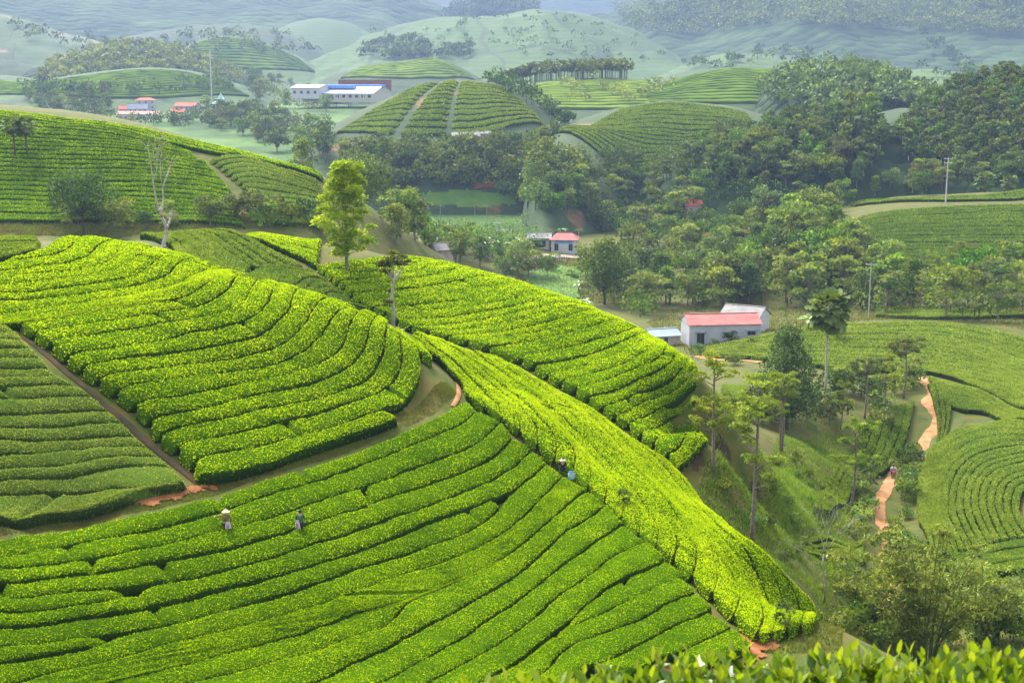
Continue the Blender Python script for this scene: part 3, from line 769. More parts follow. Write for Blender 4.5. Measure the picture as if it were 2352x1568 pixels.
# ------------------------------------------------------------------ tea rows of the middle distance
def rfield(guides, counts, label, group, mat, y0, y1, ext=(0, 0), Hf=None, rows=None, **k):
    L = between([wline(g, y0, y1, ext, Hf=Hf) for g in guides], counts)
    rows_from(L, label, group, mat, hz=Hf, **k)
GG = 'tea rows on the left hillside'
rfield([[(-30,247),(200,274),(400,310),(520,338),(600,358)], [(-30,262),(200,287),(400,330),(520,354)]], [4], 'tea hedge along the crest of the left hillside, {} row from the skyline', GG, M['tea'], 225, 288, (15, 0), seed=20, gap=.16, step=.8)
rfield([[(-30,264),(200,289),(400,332),(455,352)], [(-30,332),(200,338),(350,350),(475,368)], [(-30,400),(250,405),(430,412),(530,430)], [(-30,505),(250,505),(450,508),(565,518)]], [7, 7, 10],
       'green tea hedge across the left hillside, {} row from the upper seam', GG, M['tea'], 222, 288, (15, 0), seed=21, gap=.22, step=.8, bright=-.17)
rfield([[(478,364),(560,356),(640,382),(735,416)], [(560,430),(640,440),(738,460)], [(575,505),(650,512),(738,522)]], [7, 8], 'grey-green tea hedge right of the seam on the left hillside, {} row down', GG, M['tea_dark'], 222, 288, seed=22, gap=.16, step=.8, bright=.08)
rfield([[(520,337),(640,368),(745,403)], [(525,347),(640,377),(742,413)]], [2], 'bright tea hedge on the right shoulder of the left hillside, {} row', GG, M['tea'], 225, 285, seed=23, gap=.14, step=.8)
HG = 'tea rows on the right hillside'
rfield([[(1965,500),(2050,482),(2150,475),(2360,468)], [(1990,545),(2150,540),(2360,540)], [(2010,610),(2200,612),(2360,612)]], [9, 9], 'green tea hedge on the right hillside below the utility pole, {} row from the crest', HG, M['tea_mid'], 290, 376, (0, 20), seed=24, gap=.12, step=.9, bright=.02)
rfield([[(1950,458),(2150,453),(2360,434)], [(1960,470),(2170,464),(2360,452)]], [3], 'green tea hedge behind the utility pole at right, {} row from the back', HG, M['tea_mid'], 380, 425, (0, 20), seed=25, gap=.12, step=.9)
rfield([[(2010,700),(2150,705),(2352,715)], [(2010,722),(2150,727),(2352,740)]], [4], 'dark tea hedge under the trees at right, {} row from the back', HG, M['tea_dark'], 266, 330, (0, 10), seed=26, gap=.3, step=.7)
IG = 'tea rows on the right-hand dome'
rfield([[(1605,800),(1750,769),(1950,743),(2100,738),(2230,746),(2360,777)], [(1640,814),(1800,797),(1980,787),(2130,792),(2250,814),(2360,852)], [(1960,850),(2080,847),(2180,862),(2260,892),(2360,937)]], [8, 8],
       'pale green tea hedge on the right-hand dome, {} row from its crest', IG, M['tea_mid'], 185, 275, (0, 8), seed=27, gap=.09, step=.6, bright=.18)
rfield([[(2130,862),(2190,880),(2265,900),(2360,943)], [(2165,920),(2205,938),(2275,948),(2360,962)]], [5], 'pale green tea hedge right of the clay path, {} row from the top', IG, M['tea_mid'], 150, 240, (0, 8), seed=28, gap=.09, step=.6, bright=.18)
rfield([[(2135,1250),(2108,1170),(2110,1095),(2130,1040),(2172,1000),(2235,977),(2360,968)], [(2205,1265),(2165,1190),(2165,1120),(2185,1075),(2222,1040),(2285,1020),(2360,1012)], [(2300,1240),(2268,1165),(2272,1115),(2300,1085),(2360,1070)], [(2380,1230),(2345,1180),(2345,1140),(2360,1120),(2400,1110)]], [5, 6, 4],
       'pale green tea hedge in arcs at the right edge, {} arc inward', 'curved tea rows at the right edge', M['tea_mid'], 118, 205, (0, 6), seed=29, gap=.12, step=.5, bright=.18)
rfield([[(1905,1172),(1975,1092),(2070,1032),(2103,918)], [(1868,1165),(1900,1110),(1960,1040),(2005,935)]], [5], 'green tea hedge left of the clay path, {} row from it', 'tea rows left of the clay path', M['tea_mid'], 118, 225, seed=30, gap=.14, step=.5, bright=.05)
JG = 'tea rows on the distant round hill'
for nm, t, mt, br in (('dark', (.02, .33), 'tea_dark', .0), ('bright', (.36, .52), 'tea_mid', .18), ('grey-green', (.54, .97), 'tea_dark', .06)):
    g0 = [(940,207),(985,192),(1050,185),(1130,195),(1180,212)]; g1 = [(758,308),(860,306),(960,310),(1110,308),(1268,296)]
    L = between([wline(g, 480, 630, Hf=hJ) for g in (g0, g1)], [12])
    rows_from(L, nm + ' tea hedge on the distant round hill, {} row from its top', JG, M[mt], segs={k: [t] for k in range(12)}, seed=32 + int(t[0] * 50), gap=.6, step=2., hz=hJ, bright=br, h=1.1)
L = between([wline(g, 450, 630, Hf=hK) for g in ([(1420,252),(1530,236),(1650,246),(1720,262)], [(1330,300),(1480,295),(1620,300),(1740,300)], [(1210,368),(1400,372),(1560,368),(1735,348)])], [7, 10])
rows_from(L, 'green tea hedge on the terraced hill by three palms, {} row down', 'tea rows on the terraced hill', M['tea_mid'], seed=40, gap=.65, step=2.2, hz=hK, h=1.1, bright=.03)
rfield([[(2140,1255),(2205,1268),(2300,1245),(2380,1235)], [(2110,1330),(2200,1335),(2300,1310),(2390,1300)]], [5], 'pale green tea hedge below the arcs at the right edge, {} row down', 'curved tea rows at the right edge', M['tea_mid'], 100, 160, (0, 4), seed=42, gap=.12, step=.5, bright=.06)
rfield([[(2128,880),(2150,960),(2150,1010)], [(2180,880),(2185,950),(2172,1000)]], [3], 'pale green tea hedge at the verge of the clay path, {} row from it', IG, M['tea_mid'], 150, 240, seed=43, gap=.12, step=.6, bright=.08)
rfield([[(1800,1290),(1900,1275),(1990,1285)], [(1760,1250),(1870,1225),(1985,1230)]], [4], 'dull green neglected tea hedge on the valley floor, {} row', 'neglected tea rows on the valley floor', M['tea_dark'], 104, 150, seed=44, gap=.25, step=.5, h=.6)

def stuff_rows(name, g0, g1, n, hz, y0, y1, mat, label, h=1.3, gap=.9):
    """rows too far away to part: one ribbed sheet of hedges"""
    L = between([wline(g, y0, y1, (8, 8), n=46, Hf=hz) for g in (g0, g1)], [n]); V = []; F = []; T = []; o_ = 0
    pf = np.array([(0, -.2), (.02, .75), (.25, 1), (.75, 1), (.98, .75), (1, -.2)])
    for k in range(n):
        a, b = L[k], L[k + 1]; w_ = np.maximum(np.linalg.norm(b - a, axis=1), .3); lo = np.clip(gap * .5 / w_, 0, .4)
        S = lo[:, None] + (1 - 2 * lo)[:, None] * pf[None, :, 0]; XY = a[:, None] + (b - a)[:, None] * S[..., None]
        Z = hz(XY[..., 0], XY[..., 1]) + h * pf[None, :, 1] * (.8 + .4 * vnoise(XY[..., 0] * .3, XY[..., 1] * .3, 81))
        ii = np.arange(46 * 6).reshape(46, 6) + o_; F.append(np.stack([ii[:-1, :-1], ii[:-1, 1:], ii[1:, 1:], ii[1:, :-1]], -1).reshape(-1, 4)); V.append(np.concatenate([XY, Z[..., None]], -1).reshape(-1, 3)); o_ += 46 * 6
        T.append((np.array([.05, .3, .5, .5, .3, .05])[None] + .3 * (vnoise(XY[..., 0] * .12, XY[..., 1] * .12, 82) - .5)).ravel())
    tag(obj(name, fast_mesh(name, np.concatenate(V), [np.concatenate(F)], mat, np.clip(np.concatenate(T), 0, 1), smooth=True)), label, 'tea rows', kind='stuff')
stuff_rows('distant_tea', [(1440,214),(1550,184),(1650,161),(1770,161),(1850,176)], [(1390,247),(1560,236),(1700,236),(1860,242)], 14, hL, 640, 830, M['tea_mid'], 'far tea rows on the hill behind the terraced hill')
stuff_rows('distant_tea', [(1190,202),(1300,187),(1450,185),(1560,206)], [(1230,252),(1350,250),(1480,248),(1600,244)], 14, hM, 640, 890, M['tea_dark'], 'far tea rows on the slope below the tree strip')
stuff_rows('distant_tea', [(-40,176),(150,181),(340,161),(490,182)], [(-40,216),(200,223),(380,224),(560,220)], 15, hQ0, 880, 1160, M['tea_mid'], 'far tea rows on the low hills above the town', 1.5, 1.2)
stuff_rows('distant_tea', [(470,94),(530,86),(600,100),(670,128)], [(420,150),(530,158),(640,160),(720,166)], 12, hS2, 1440, 1760, M['tea_mid'], 'far tea rows on the smooth left dome', 1.8, 1.6)
stuff_rows('distant_tea', [(850,152),(930,142),(1000,135),(1040,150)], [(800,178),(920,180),(1010,180),(1080,180)], 9, hV, 1080, 1290, M['tea_dark'], 'far tea rows on the hill behind the factory', 1.5, 1.2)
# ------------------------------------------------------------------ trees and plants
ALL_FOL = [(0, (.015, .03, .005)), (.3, (.038, .07, .009)), (.6, (.076, .125, .015)), (.85, (.125, .19, .022)), (1, (.18, .25, .04))]
def scl(st, k, g=1., b=1.): return [(p, (c_[0] * k, c_[1] * k * g, c_[2] * k * b)) for p, c_ in st]
M['fol'] = leaf_mat('foliage', scl(ALL_FOL, 1.15), .32, .6, .08, rand=1.0)
M['fol_dark'] = leaf_mat('foliage_dark', scl(ALL_FOL, .95, 1., 1.1), .24, .6, .1, rand=.8)
M['fol_light'] = leaf_mat('foliage_light', [(0, (.03, .058, .01)), (.4, (.085, .14, .018)), (.75, (.15, .215, .03)), (1, (.22, .28, .055))], .38, .6, .08, rand=.6)
M['fol_yellow'] = leaf_mat('foliage_yellowgreen', [(0, (.06, .11, .005)), (.4, (.155, .25, .008)), (.75, (.25, .35, .013)), (1, (.36, .44, .045))], .5, .6, .08)
M['fol_bamboo'] = leaf_mat('bamboo_leaves', [(0, (.035, .066, .01)), (.4, (.105, .16, .02)), (.75, (.19, .25, .04)), (1, (.3, .33, .08))], .36, .6, .08, rand=.3)
M['fol_feather'] = leaf_mat('feathery_leaves', [(0, (.045, .08, .012)), (.4, (.12, .185, .022)), (.75, (.2, .27, .038)), (1, (.3, .35, .08))], .45, .6, .05, rand=.4)
M['palm'] = leaf_mat('palm_leaves', [(0, (.02, .035, .008)), (.4, (.055, .09, .016)), (.8, (.11, .16, .035)), (1, (.18, .23, .07))], .3, .6, .05, rand=.2)
M['dead'] = plain_mat('dead_fronds', (.14, .085, .045), .9, (.24, .16, .09), 6)
M['bark'] = plain_mat('bark', (.09, .07, .05), .95, (.2, .17, .13), 5, bump=.4)
M['bark_pale'] = plain_mat('bark_pale', (.2, .18, .15), .95, (.36, .33, .28), 3, bump=.3)
M['bark_dark'] = plain_mat('bark_dark', (.04, .03, .022), .95, (.09, .07, .05), 5, bump=.3)
M['culm'] = plain_mat('bamboo_culm', (.05, .075, .02), .5, (.12, .14, .04), 2)
M['banana'] = leaf_mat('banana_leaves', [(0, (.05, .10, .015)), (.5, (.11, .21, .03)), (1, (.2, .31, .06))], .35, .4, .45, rand=.3)

def leaves(P, D, L, wr, rnd, tone, fold=.12):
    """rhombic leaves at P pointing along D with length L"""
    k = len(P)
    s_ = np.cross(D, rnd.normal(size=(k, 3))); s_ /= np.linalg.norm(s_, axis=1)[:, None] + 1e-9
    L = np.asarray(L)[:, None] if not np.isscalar(L) else L
    up = np.cross(s_, D) * L * fold
    V = np.stack([P, P + D * L * .5 + s_ * L * wr + up, P + D * L, P + D * L * .5 - s_ * L * wr + up], 1)
    return V.reshape(-1, 3), np.arange(k * 4).reshape(-1, 4), np.repeat(np.clip(tone, 0, 1), 4)
def unit(v): return v / (np.linalg.norm(v, axis=-1, keepdims=True) + 1e-9)
def crown_mesh(name, clumps, n, size, mat, seed=0, flat=1., out=.8, wr=.34, droop=0., toned=.16, dev=.8, extra=None):
    """clumps: (x, y, z, r); n leaves in all"""
    r = np.random.default_rng(seed)
    C = np.array(clumps); w = C[:, 3] ** 2; w = w / w.sum()
    ci = r.choice(len(C), n, p=w)
    d = unit(r.normal(size=(n, 3)))
    d[:, 2] = np.where(d[:, 2] < -.35, -d[:, 2] * .6, d[:, 2])
    rad = C[ci, 3] * (out + (1 - out) * r.random(n)) * (.82 + .36 * r.random(n))
    P = C[ci, :3] + d * rad[:, None] * np.array((1, 1, flat))
    D = unit(d * r.uniform(.2, 1, n)[:, None] + r.normal(size=(n, 3)) * dev - np.array((0, 0, droop)))
    ct = r.normal(0, .13, len(C))
    tn = .5 + ct[ci] + r.normal(0, toned, n)
    V, F, T = leaves(P - D * size * .4, D, size * r.uniform(.6, 1.3, n), wr, r, tn)
    return fast_mesh(name, V, [F], mat, T)
def trunk_mesh(name, segs, mat):
    mb = MB()
    for pts, rad in segs: mb.tube(pts, rad, 6)
    me = bpy.data.meshes.new(name)
    me.from_pydata([tuple(p) for p in np.concatenate(mb.v)], [], mb.f)
    me.polygons.foreach_set('use_smooth', [True] * len(me.polygons)); me.update(); me.materials.append(mat)
    return me
def limb(p0, p1, r0, r1, n=4, bend=.1, r=random):
    p0 = np.array(p0, float); p1 = np.array(p1, float); L = np.linalg.norm(p1 - p0)
    t = np.linspace(0, 1, n)[:, None]
    off = np.array([r.gauss(0, bend) * L * .5 for _ in range(3)]); off[2] = abs(off[2]) * .5
    return (p0 + (p1 - p0) * t + off * np.sin(t * math.pi)), np.linspace(r0, r1, n)
TEMPL = {}
def broad(key, h, wdt, mat, n, size, seed, kind='round', bark='bark', nc=13, flat=.8):
    """rounded, oval, spreading, layered or cone crowns on a branching trunk"""
    r = random.Random(seed)
    cl = []; segs = []
    t0 = {'round': .16, 'oval': .14, 'spread': .3, 'layer': .24, 'cone': .12, 'low': .06}[kind]
    top = np.array((r.uniform(-.04, .04) * h, r.uniform(-.04, .04) * h, h * (t0 + .35)))
    segs.append(limb((0, 0, -.4), top, h * .022 + .03, h * .01, 6, .04, r))
    for i in range(nc):
        f = (i + .5) / nc
        a = i * 2.4 + r.uniform(-.4, .4)
        if kind in ('round', 'low'):
            z = t0 + (1 - t0) * (.1 + .8 * r.random()); q = math.sqrt(max(.05, 1 - ((z - (t0 + 1) / 2) / ((1 - t0) / 2)) ** 2)) * r.uniform(.45, .85)
            cr = wdt * r.uniform(.2, .3)
        elif kind == 'oval':
            z = t0 + (1 - t0) * (.08 + .86 * f); q = math.sin(math.pi * (.12 + .8 * f)) * r.uniform(.4, .8); cr = wdt * r.uniform(.2, .3)
        elif kind == 'cone':
            z = t0 + (1 - t0) * (.03 + .94 * f); q = (1.02 - f) * r.uniform(.5, .9) + .05; cr = wdt * (.14 + .14 * (1 - f)) * r.uniform(.8, 1.2)
        elif kind == 'spread':
            z = t0 + (1 - t0) * r.uniform(.35, .92); q = r.uniform(.25, .95); cr = wdt * r.uniform(.16, .26)
        else:
            z = t0 + (1 - t0) * r.uniform(.1, .97); q = r.uniform(.25, 1) * (1.1 - .5 * (z - t0) / (1 - t0)); cr = wdt * r.uniform(.13, .22)
        q *= wdt * .5
        c_ = (math.cos(a) * q, math.sin(a) * q, min(z * h, h - cr * .6 * flat), cr)
        cl.append(c_)
        if i % 2 == 0 or kind == 'layer':
            zz = h * (t0 * .75 + (z - t0) * .45)
            st_ = top * (zz / top[2]) if zz < top[2] else top
            segs.append(limb(st_, (c_[0] * .9, c_[1] * .9, c_[2]), h * .009, h * .003, 4, .12, r))
    TEMPL[key] = (trunk_mesh(key + '_trunk', segs, M[bark]), crown_mesh(key + '_crown', cl, n, size, M[mat], seed, flat))
for i in range(4): broad('round%d' % i, 9, 8.5, 'fol', 1100, .75, 100 + i, 'round')
for i in range(3): broad('oval%d' % i, 11, 6.5, 'fol', 950, .75, 110 + i, 'oval')
for i in range(3): broad('dark%d' % i, 10, 9, 'fol_dark', 1200, .75, 120 + i, 'round', 'bark_dark', 15)
for i in range(3): broad('light%d' % i, 9, 8, 'fol_light', 900, .7, 130 + i, 'layer', 'bark', 17, .5)
for i in range(3): broad('forest%d' % i, 8, 5.6, 'fol_dark', 420, .95, 140 + i, 'oval', 'bark_pale', 9)
broad('forest3', 8, 6, 'fol', 420, .95, 144, 'round', 'bark_pale', 9)
for i in range(3): broad('shrub%d' % i, 2.6, 3.6, 'fol', 520, .36, 150 + i, 'low', 'bark', 9)
for i in range(2): broad('lshrub%d' % i, 2.4, 3.2, 'fol_light', 460, .33, 155 + i, 'low', 'bark', 9)
def place(key, name, x, y, h=1., label=None, cat='tree', group=None, z=None, rz=None, wx=1.):
    t = TEMPL[key]
    z = float(HA(x, y)) if z is None else z
    e = obj(name, None, None, (x, y, z - .05), random.uniform(0, 6.28) if rz is None else rz, (h * wx, h * wx, h))
    obj('trunk', t[0], e); obj('crown', t[1], e)
    return tag(e, label, cat, group)
def at(u, v, y0=110, y1=1500, Hf=None):
    p = hit(u, v, y0, y1, 0., Hf or HA, .5)
    return p
FOOT = []
def ptree(key, name, u, v, hpx, label, cat='tree', group=None, y0=110, y1=1500, wx=1., h0=None, Y=None, hm=None):
    """tree whose foot is seen at (u, v) and which is hpx tall in the 2352 frame"""
    p = at(u, v, y0, y1) if Y is None else W(u, v, Y)[:2]
    zt = TEMPL[key][1]
    top = max(v_.co.z for v_ in zt.vertices) if h0 is None else h0
    hh = (hpx * p[1] / FPX / .98) / top if hm is None else hm / top
    FOOT.append(p)
    return place(key, name, p[0], p[1], hh, label, cat, group, wx=wx), p
# ---- particular trees, each grown once for its place
def custom(key, clumps, segs, n, size, mat, bark, seed, flat=.8, **k):
    TEMPL[key] = (trunk_mesh(key + '_trunk', segs, M[bark]), crown_mesh(key + '_crown', clumps, n, size, M[mat], seed, flat, **k))
rr = random.Random(5)
# yellow-green tree on the slope: tall, narrow, upright
cl = []; segs = [limb((0, 0, -.4), (.1, 0, 9.4), .2, .04, 8, .02, rr)]
for i in range(52):
    f = (i + .5) / 52; z = 2.0 + 8.2 * f; q = 2.55 * math.sin(math.pi * (.16 + .76 * f)) ** .8 * rr.uniform(.2, 1); a = i * 2.39996
    cl.append((q * math.cos(a), q * math.sin(a), z, rr.uniform(.55, 1.0)))
    if i % 2 == 0: segs.append(limb((.05, 0, max(1.9, z - 1.3 - q * .5)), (q * math.cos(a), q * math.sin(a), z), .05, .012, 4, .08, rr))
custom('slope_tree', cl, segs, 15000, .24, 'fol_yellow', 'bark', 301, .8, out=.35, wr=.3, droop=.4)
ptree('slope_tree', 'slender_tree', 795, 634, 272, 'tall yellow-green tree standing alone on the bright slope', group=None, y0=120, y1=150)
# small crooked tree at the head of the fold
segs = [((np.array([(0, 0, -.3), (.1, 0, 1.4), (-.12, 0, 2.6), (.1, 0, 3.6), (.0, 0, 4.4)])), [.2, .17, .14, .12, .09])]
cl = []
for (x, y, z, r_) in [(-.9, .2, 5.2, .7), (-.3, -.4, 5.6, .8), (.4, .3, 5.3, .6), (1.1, 0, 5.1, .55), (1.7, .2, 5.6, .45), (-1.4, -.2, 5.5, .4), (.2, 0, 6.1, .5), (-.5, .4, 4.6, .55), (.9, -.3, 5.8, .4), (2.1, 0, 5.2, .35)]:
    cl.append((x, y, z, r_)); segs.append(limb((.05, 0, 3.4 + rr.random()), (x, y, z), .07, .02, 4, .15, rr))
cl.append((-.5, .1, 2.1, .45)); segs.append(limb((0, 0, 1.9), (-.5, .1, 2.1), .03, .01, 3, .1, rr))
custom('crooked', cl, segs, 2600, .2, 'fol', 'bark_pale', 302, .6, out=.3)
ptree('crooked', 'crooked_tree', 903, 752, 178, 'small crooked pale-barked tree at the head of the grass lane', y0=118, y1=140)
# pollarded bare tree behind the knoll
def pollard():
    r = random.Random(9); segs = []
    segs.append((np.array([(0, 0, -1), (0, 0, 2.2), (-.25, 0, 3.4), (-.8, 0, 4.6), (-.7, 0, 5.6), (-.2, 0, 6.6)]), [.32, .28, .25, .2, .2, .18]))
    segs.append((np.array([(-.75, 0, 5.2), (-1.4, 0, 5.9), (-1.55, 0, 6.7)]), [.16, .14, .16]))
    segs.append((np.array([(-.2, 0, 6.6), (.0, 0, 7.4)]), [.2, .24]))
    for p in [(-.35, 0, 1.8), (.35, .1, 1.7), (-.25, .1, 3.1), (-1.55, 0, 6.7), (0, 0, 7.4), (-.75, .1, 5.4)]:
        segs.append((np.array([np.array(p) - (0, 0, .25), p, np.array(p) + (0, 0, .25)]), [.18, .3, .15]))
    a = [(-.3, 0, 7.4), (-.55, 0, 8.8), (-.5, 0, 10), (-1.1, 0, 11.2), (-1.9, 0, 12.6)]; b = [(.35, 0, 7.4), (.6, 0, 9), (.9, 0, 11), (1.1, 0, 13), (1.5, .1, 15)]
    segs.append((np.array([(0, 0, 7.3), *a]), [.15, .13, .11, .09, .07, .04])); segs.append((np.array([(0, 0, 7.3), *b]), [.15, .13, .11, .09, .06, .03]))
    segs.append((np.array([(-.5, 0, 10), (-.2, .1, 11.5), (-.3, .1, 13.2), (-.7, 0, 14.6)]), [.08, .06, .05, .025]))
    segs.append((np.array([(.9, 0, 11), (.3, .1, 12.3), (.1, 0, 14), (.4, 0, 15.6)]), [.06, .05, .04, .02]))
    tips = []
    for base in ((-1.9, 0, 12.6), (1.5, .1, 15), (-.7, 0, 14.6), (.4, 0, 15.6), (1.1, 0, 13), (-1.1, 0, 11.2), (-.3, .1, 13.2), (.1, 0, 14)):
        for k in range(5):
            d = np.array((r.uniform(-1.3, 1.3), r.uniform(-1, 1), r.uniform(.2, 1.6)))
            segs.append(limb(base, np.array(base) + d, .03, .012, 4, .2, r)); tips.append(np.array(base) + d)
    for base in ((-.25, 0, 1.8), (-1.55, 0, 6.7), (0, 0, 7.5), (-.25, 0, 3.1)):
        for k in range(12): segs.append(limb(base, np.array(base) + (r.uniform(-.7, .7), r.uniform(-.6, .6), r.uniform(.1, .9)), .018, .008, 3, .2, r))
    cl = [(t[0], t[1], t[2], r.uniform(.2, .4)) for t in tips] + [(.5, 0, 2.1, .5), (.1, .2, 2.6, .4)]
    custom('pollard', cl, segs, 420, .17, 'fol_light', 'bark_pale', 303, .7, out=.2)
pollard()
ptree('pollard', 'pollarded_tree', 373, 582, 290, 'pale pollarded tree with knotted trunk and bare upper branches', Y=135, h0=15.5, hm=12.3)
# bare thin tree lower right
def bare(key, seed, h=8):
    r = random.Random(seed); segs = [(np.array([(0, 0, -.3), (.1, 0, h * .2), (-.3, .1, h * .38), (-.2, 0, h * .5)]), [.1, .08, .07, .055])]
    def grow(p, d, L, rad, dep):
        q = np.array(p) + np.array(d) * L
        segs.append(limb(p, q, rad, rad * .55, 4, .12, r))
        if dep:
            for k in range(3):
                nd = unit(np.array(d) + np.array((r.gauss(0, .55), r.gauss(0, .45), r.uniform(-.1, .5))))
                grow(np.array(p) + np.array(d) * L * r.uniform(.55, 1), nd, L * r.uniform(.5, .8), rad * .5, dep - 1)
    for d in ((-.75, .1, .6), (.45, -.2, .85), (-.2, .3, .95), (.1, -.1, 1)): grow(segs[0][0][-1 if d[2] > .7 else -2], unit(np.array(d)), h * .26, .038, 3)
    custom(key, [(-1, 0, h * .7, .5), (.8, 0, h * .75, .5)], segs, 60, .14, 'fol_light', 'bark_pale', seed, .8, out=.2)
bare('bare', 12)
ptree('bare', 'bare_tree', 1893, 1385, 205, 'thin leafless grey tree on the scrubby slope at right', y0=95, y1=125)
# feathery open trees of the small valley: tall stems, flat sprays
def melia(key, h, seed, n=7500, stems=1, spread=3.2, lo=.36, size=.24, mat='fol_feather'):
    r = random.Random(seed); segs = []; cl = []
    for s_ in range(stems):
        bx, by = (r.uniform(-.5, .5), r.uniform(-.4, .4)) if stems > 1 else (0, 0)
        top = (bx * 2 + r.uniform(-.3, .3), by * 2, h * .78)
        tr = limb((bx, by, -.3), top, .19, .08, 8, .03, r); segs.append(tr)
        for i in range(15 if stems == 1 else 7):
            f = lo + (1 - lo) * r.random(); zz = h * (f * .82)
            a = i * 2.4 + r.uniform(-.5, .5); q = spread * r.uniform(.35, 1) * (1.15 - .55 * (f - lo) / (1 - lo))
            e = (top[0] * f + math.cos(a) * q, top[1] * f + math.sin(a) * q, min(zz + q * r.uniform(.25, .9), h - .3))
            st_ = np.array((bx, by, 0)) + (np.array(top) - (bx, by, 0)) * min(1, zz / top[2])
            segs.append(limb(st_, e, .07, .015, 5, .18, r))
            for k in range(5):
                f2 = r.uniform(.45, 1.1)
                cl.append((st_[0] + (e[0] - st_[0]) * f2 + r.uniform(-.5, .5), st_[1] + (e[1] - st_[1]) * f2 + r.uniform(-.5, .5), st_[2] + (e[2] - st_[2]) * f2 + r.uniform(-.2, .5), r.uniform(.3, .7)))
    custom(key, cl, segs, n, size, mat, 'bark', seed, .6, out=.2, wr=.2, droop=.15, dev=.9)
melia('melia0', 15, 21); melia('melia1', 13, 22, 7000); melia('melia2', 12, 23, 7500, spread=3.8); melia('melia3', 12, 24, 8000, 3); melia('melia4', 10, 25, 6000, spread=3.6, lo=.55, mat='fol')
TG = 'open feathery trees in the small valley'
ptree('melia0', 'feathery_tree', 1727, 1250, 420, 'tallest open feathery tree, its bare stem ending beside the bright tea', group=TG, y0=94, y1=140)
ptree('melia1', 'feathery_tree', 1638, 1120, 300, 'open feathery tree left of the tall one, over the clay cutting', group=TG, y0=104, y1=140)
ptree('melia2', 'feathery_tree', 1952, 1175, 235, 'feathery tree with grey stem beside the clay path tea rows', group=TG, y0=120, y1=160)
ptree('melia3', 'feathery_tree', 1795, 1035, 190, 'group of pale stems with layered leaves in front of the dark tree', group=TG, y0=130, y1=180)
for i, (u, v, hp) in enumerate([(1985,960,150),(2035,930,120),(2075,915,150),(1930,985,120)]):
    ptree('melia%d' % (4 - i % 2 * 2), 'feathery_tree', u, v, hp, ['light feathery tree left of the clay path bend, in the copse', 'low leafy tree in the copse behind the fan palm stem', 'feathery tree right beside the top of the clay path', 'small feathery tree at the left of the valley copse'][i], group=TG, y0=150, y1=230)
# dark conical tree
broad('conical', 11, 7.4, 'fol_dark', 7500, .3, 41, 'cone', 'bark_dark', 60, .9)
ptree('conical', 'dark_tree', 1806, 985, 255, 'dense dark green conical tree left of the tall fan palm', y0=140, y1=220, wx=1.0)
broad('slim', 10, 4.5, 'fol_light', 3000, .34, 42, 'oval', 'bark', 30, .8)
ptree('slim', 'slim_tree', 1795, 800, 122, 'slim pale green tree behind the dark conical tree', Y=215)
# big dark oval tree in the valley and friends
broad('bigoval', 12, 9.5, 'fol_dark', 4200, .5, 43, 'oval', 'bark_dark', 34, .9)
ptree('bigoval', 'dark_tree', 1391, 618, 160, 'large glossy dark green oval tree beside the rice field', Y=330)
broad('bush_dark', 9, 10, 'fol_dark', 4200, .45, 44, 'round', 'bark_dark', 30, .9)
ptree('bush_dark', 'dark_tree', 190, 505, 150, 'very dark bushy tree on the left hillside below the twin palms', Y=236, wx=.85)
ptree('bush_dark', 'dark_tree', 825, 470, 165, 'dark spreading tree behind the yellow-green tree', Y=300, wx=.8)
broad('lonetall', 13, 6.5, 'fol_dark', 1900, .5, 45, 'oval', 'bark_pale', 16, .8)
ptree('lonetall', 'tall_tree', 699, 385, 143, 'tall lone tree with a high crown and thin pale trunk past the left hillside', Y=300)
# small plants standing in the tea
broad('sapling', 2.6, 2.0, 'fol_light', 420, .28, 46, 'round', 'bark_pale', 8, .7)
ptree('sapling', 'sapling', 1437, 1175, 62, 'young tree with pale leaf tips growing out of the bright tea', 'sapling', y0=70, y1=110)
ptree('sapling', 'sapling', 1800, 1455, 88, 'young broad-leaved tree at the foot of the bright tea', 'sapling', y0=70, y1=110)
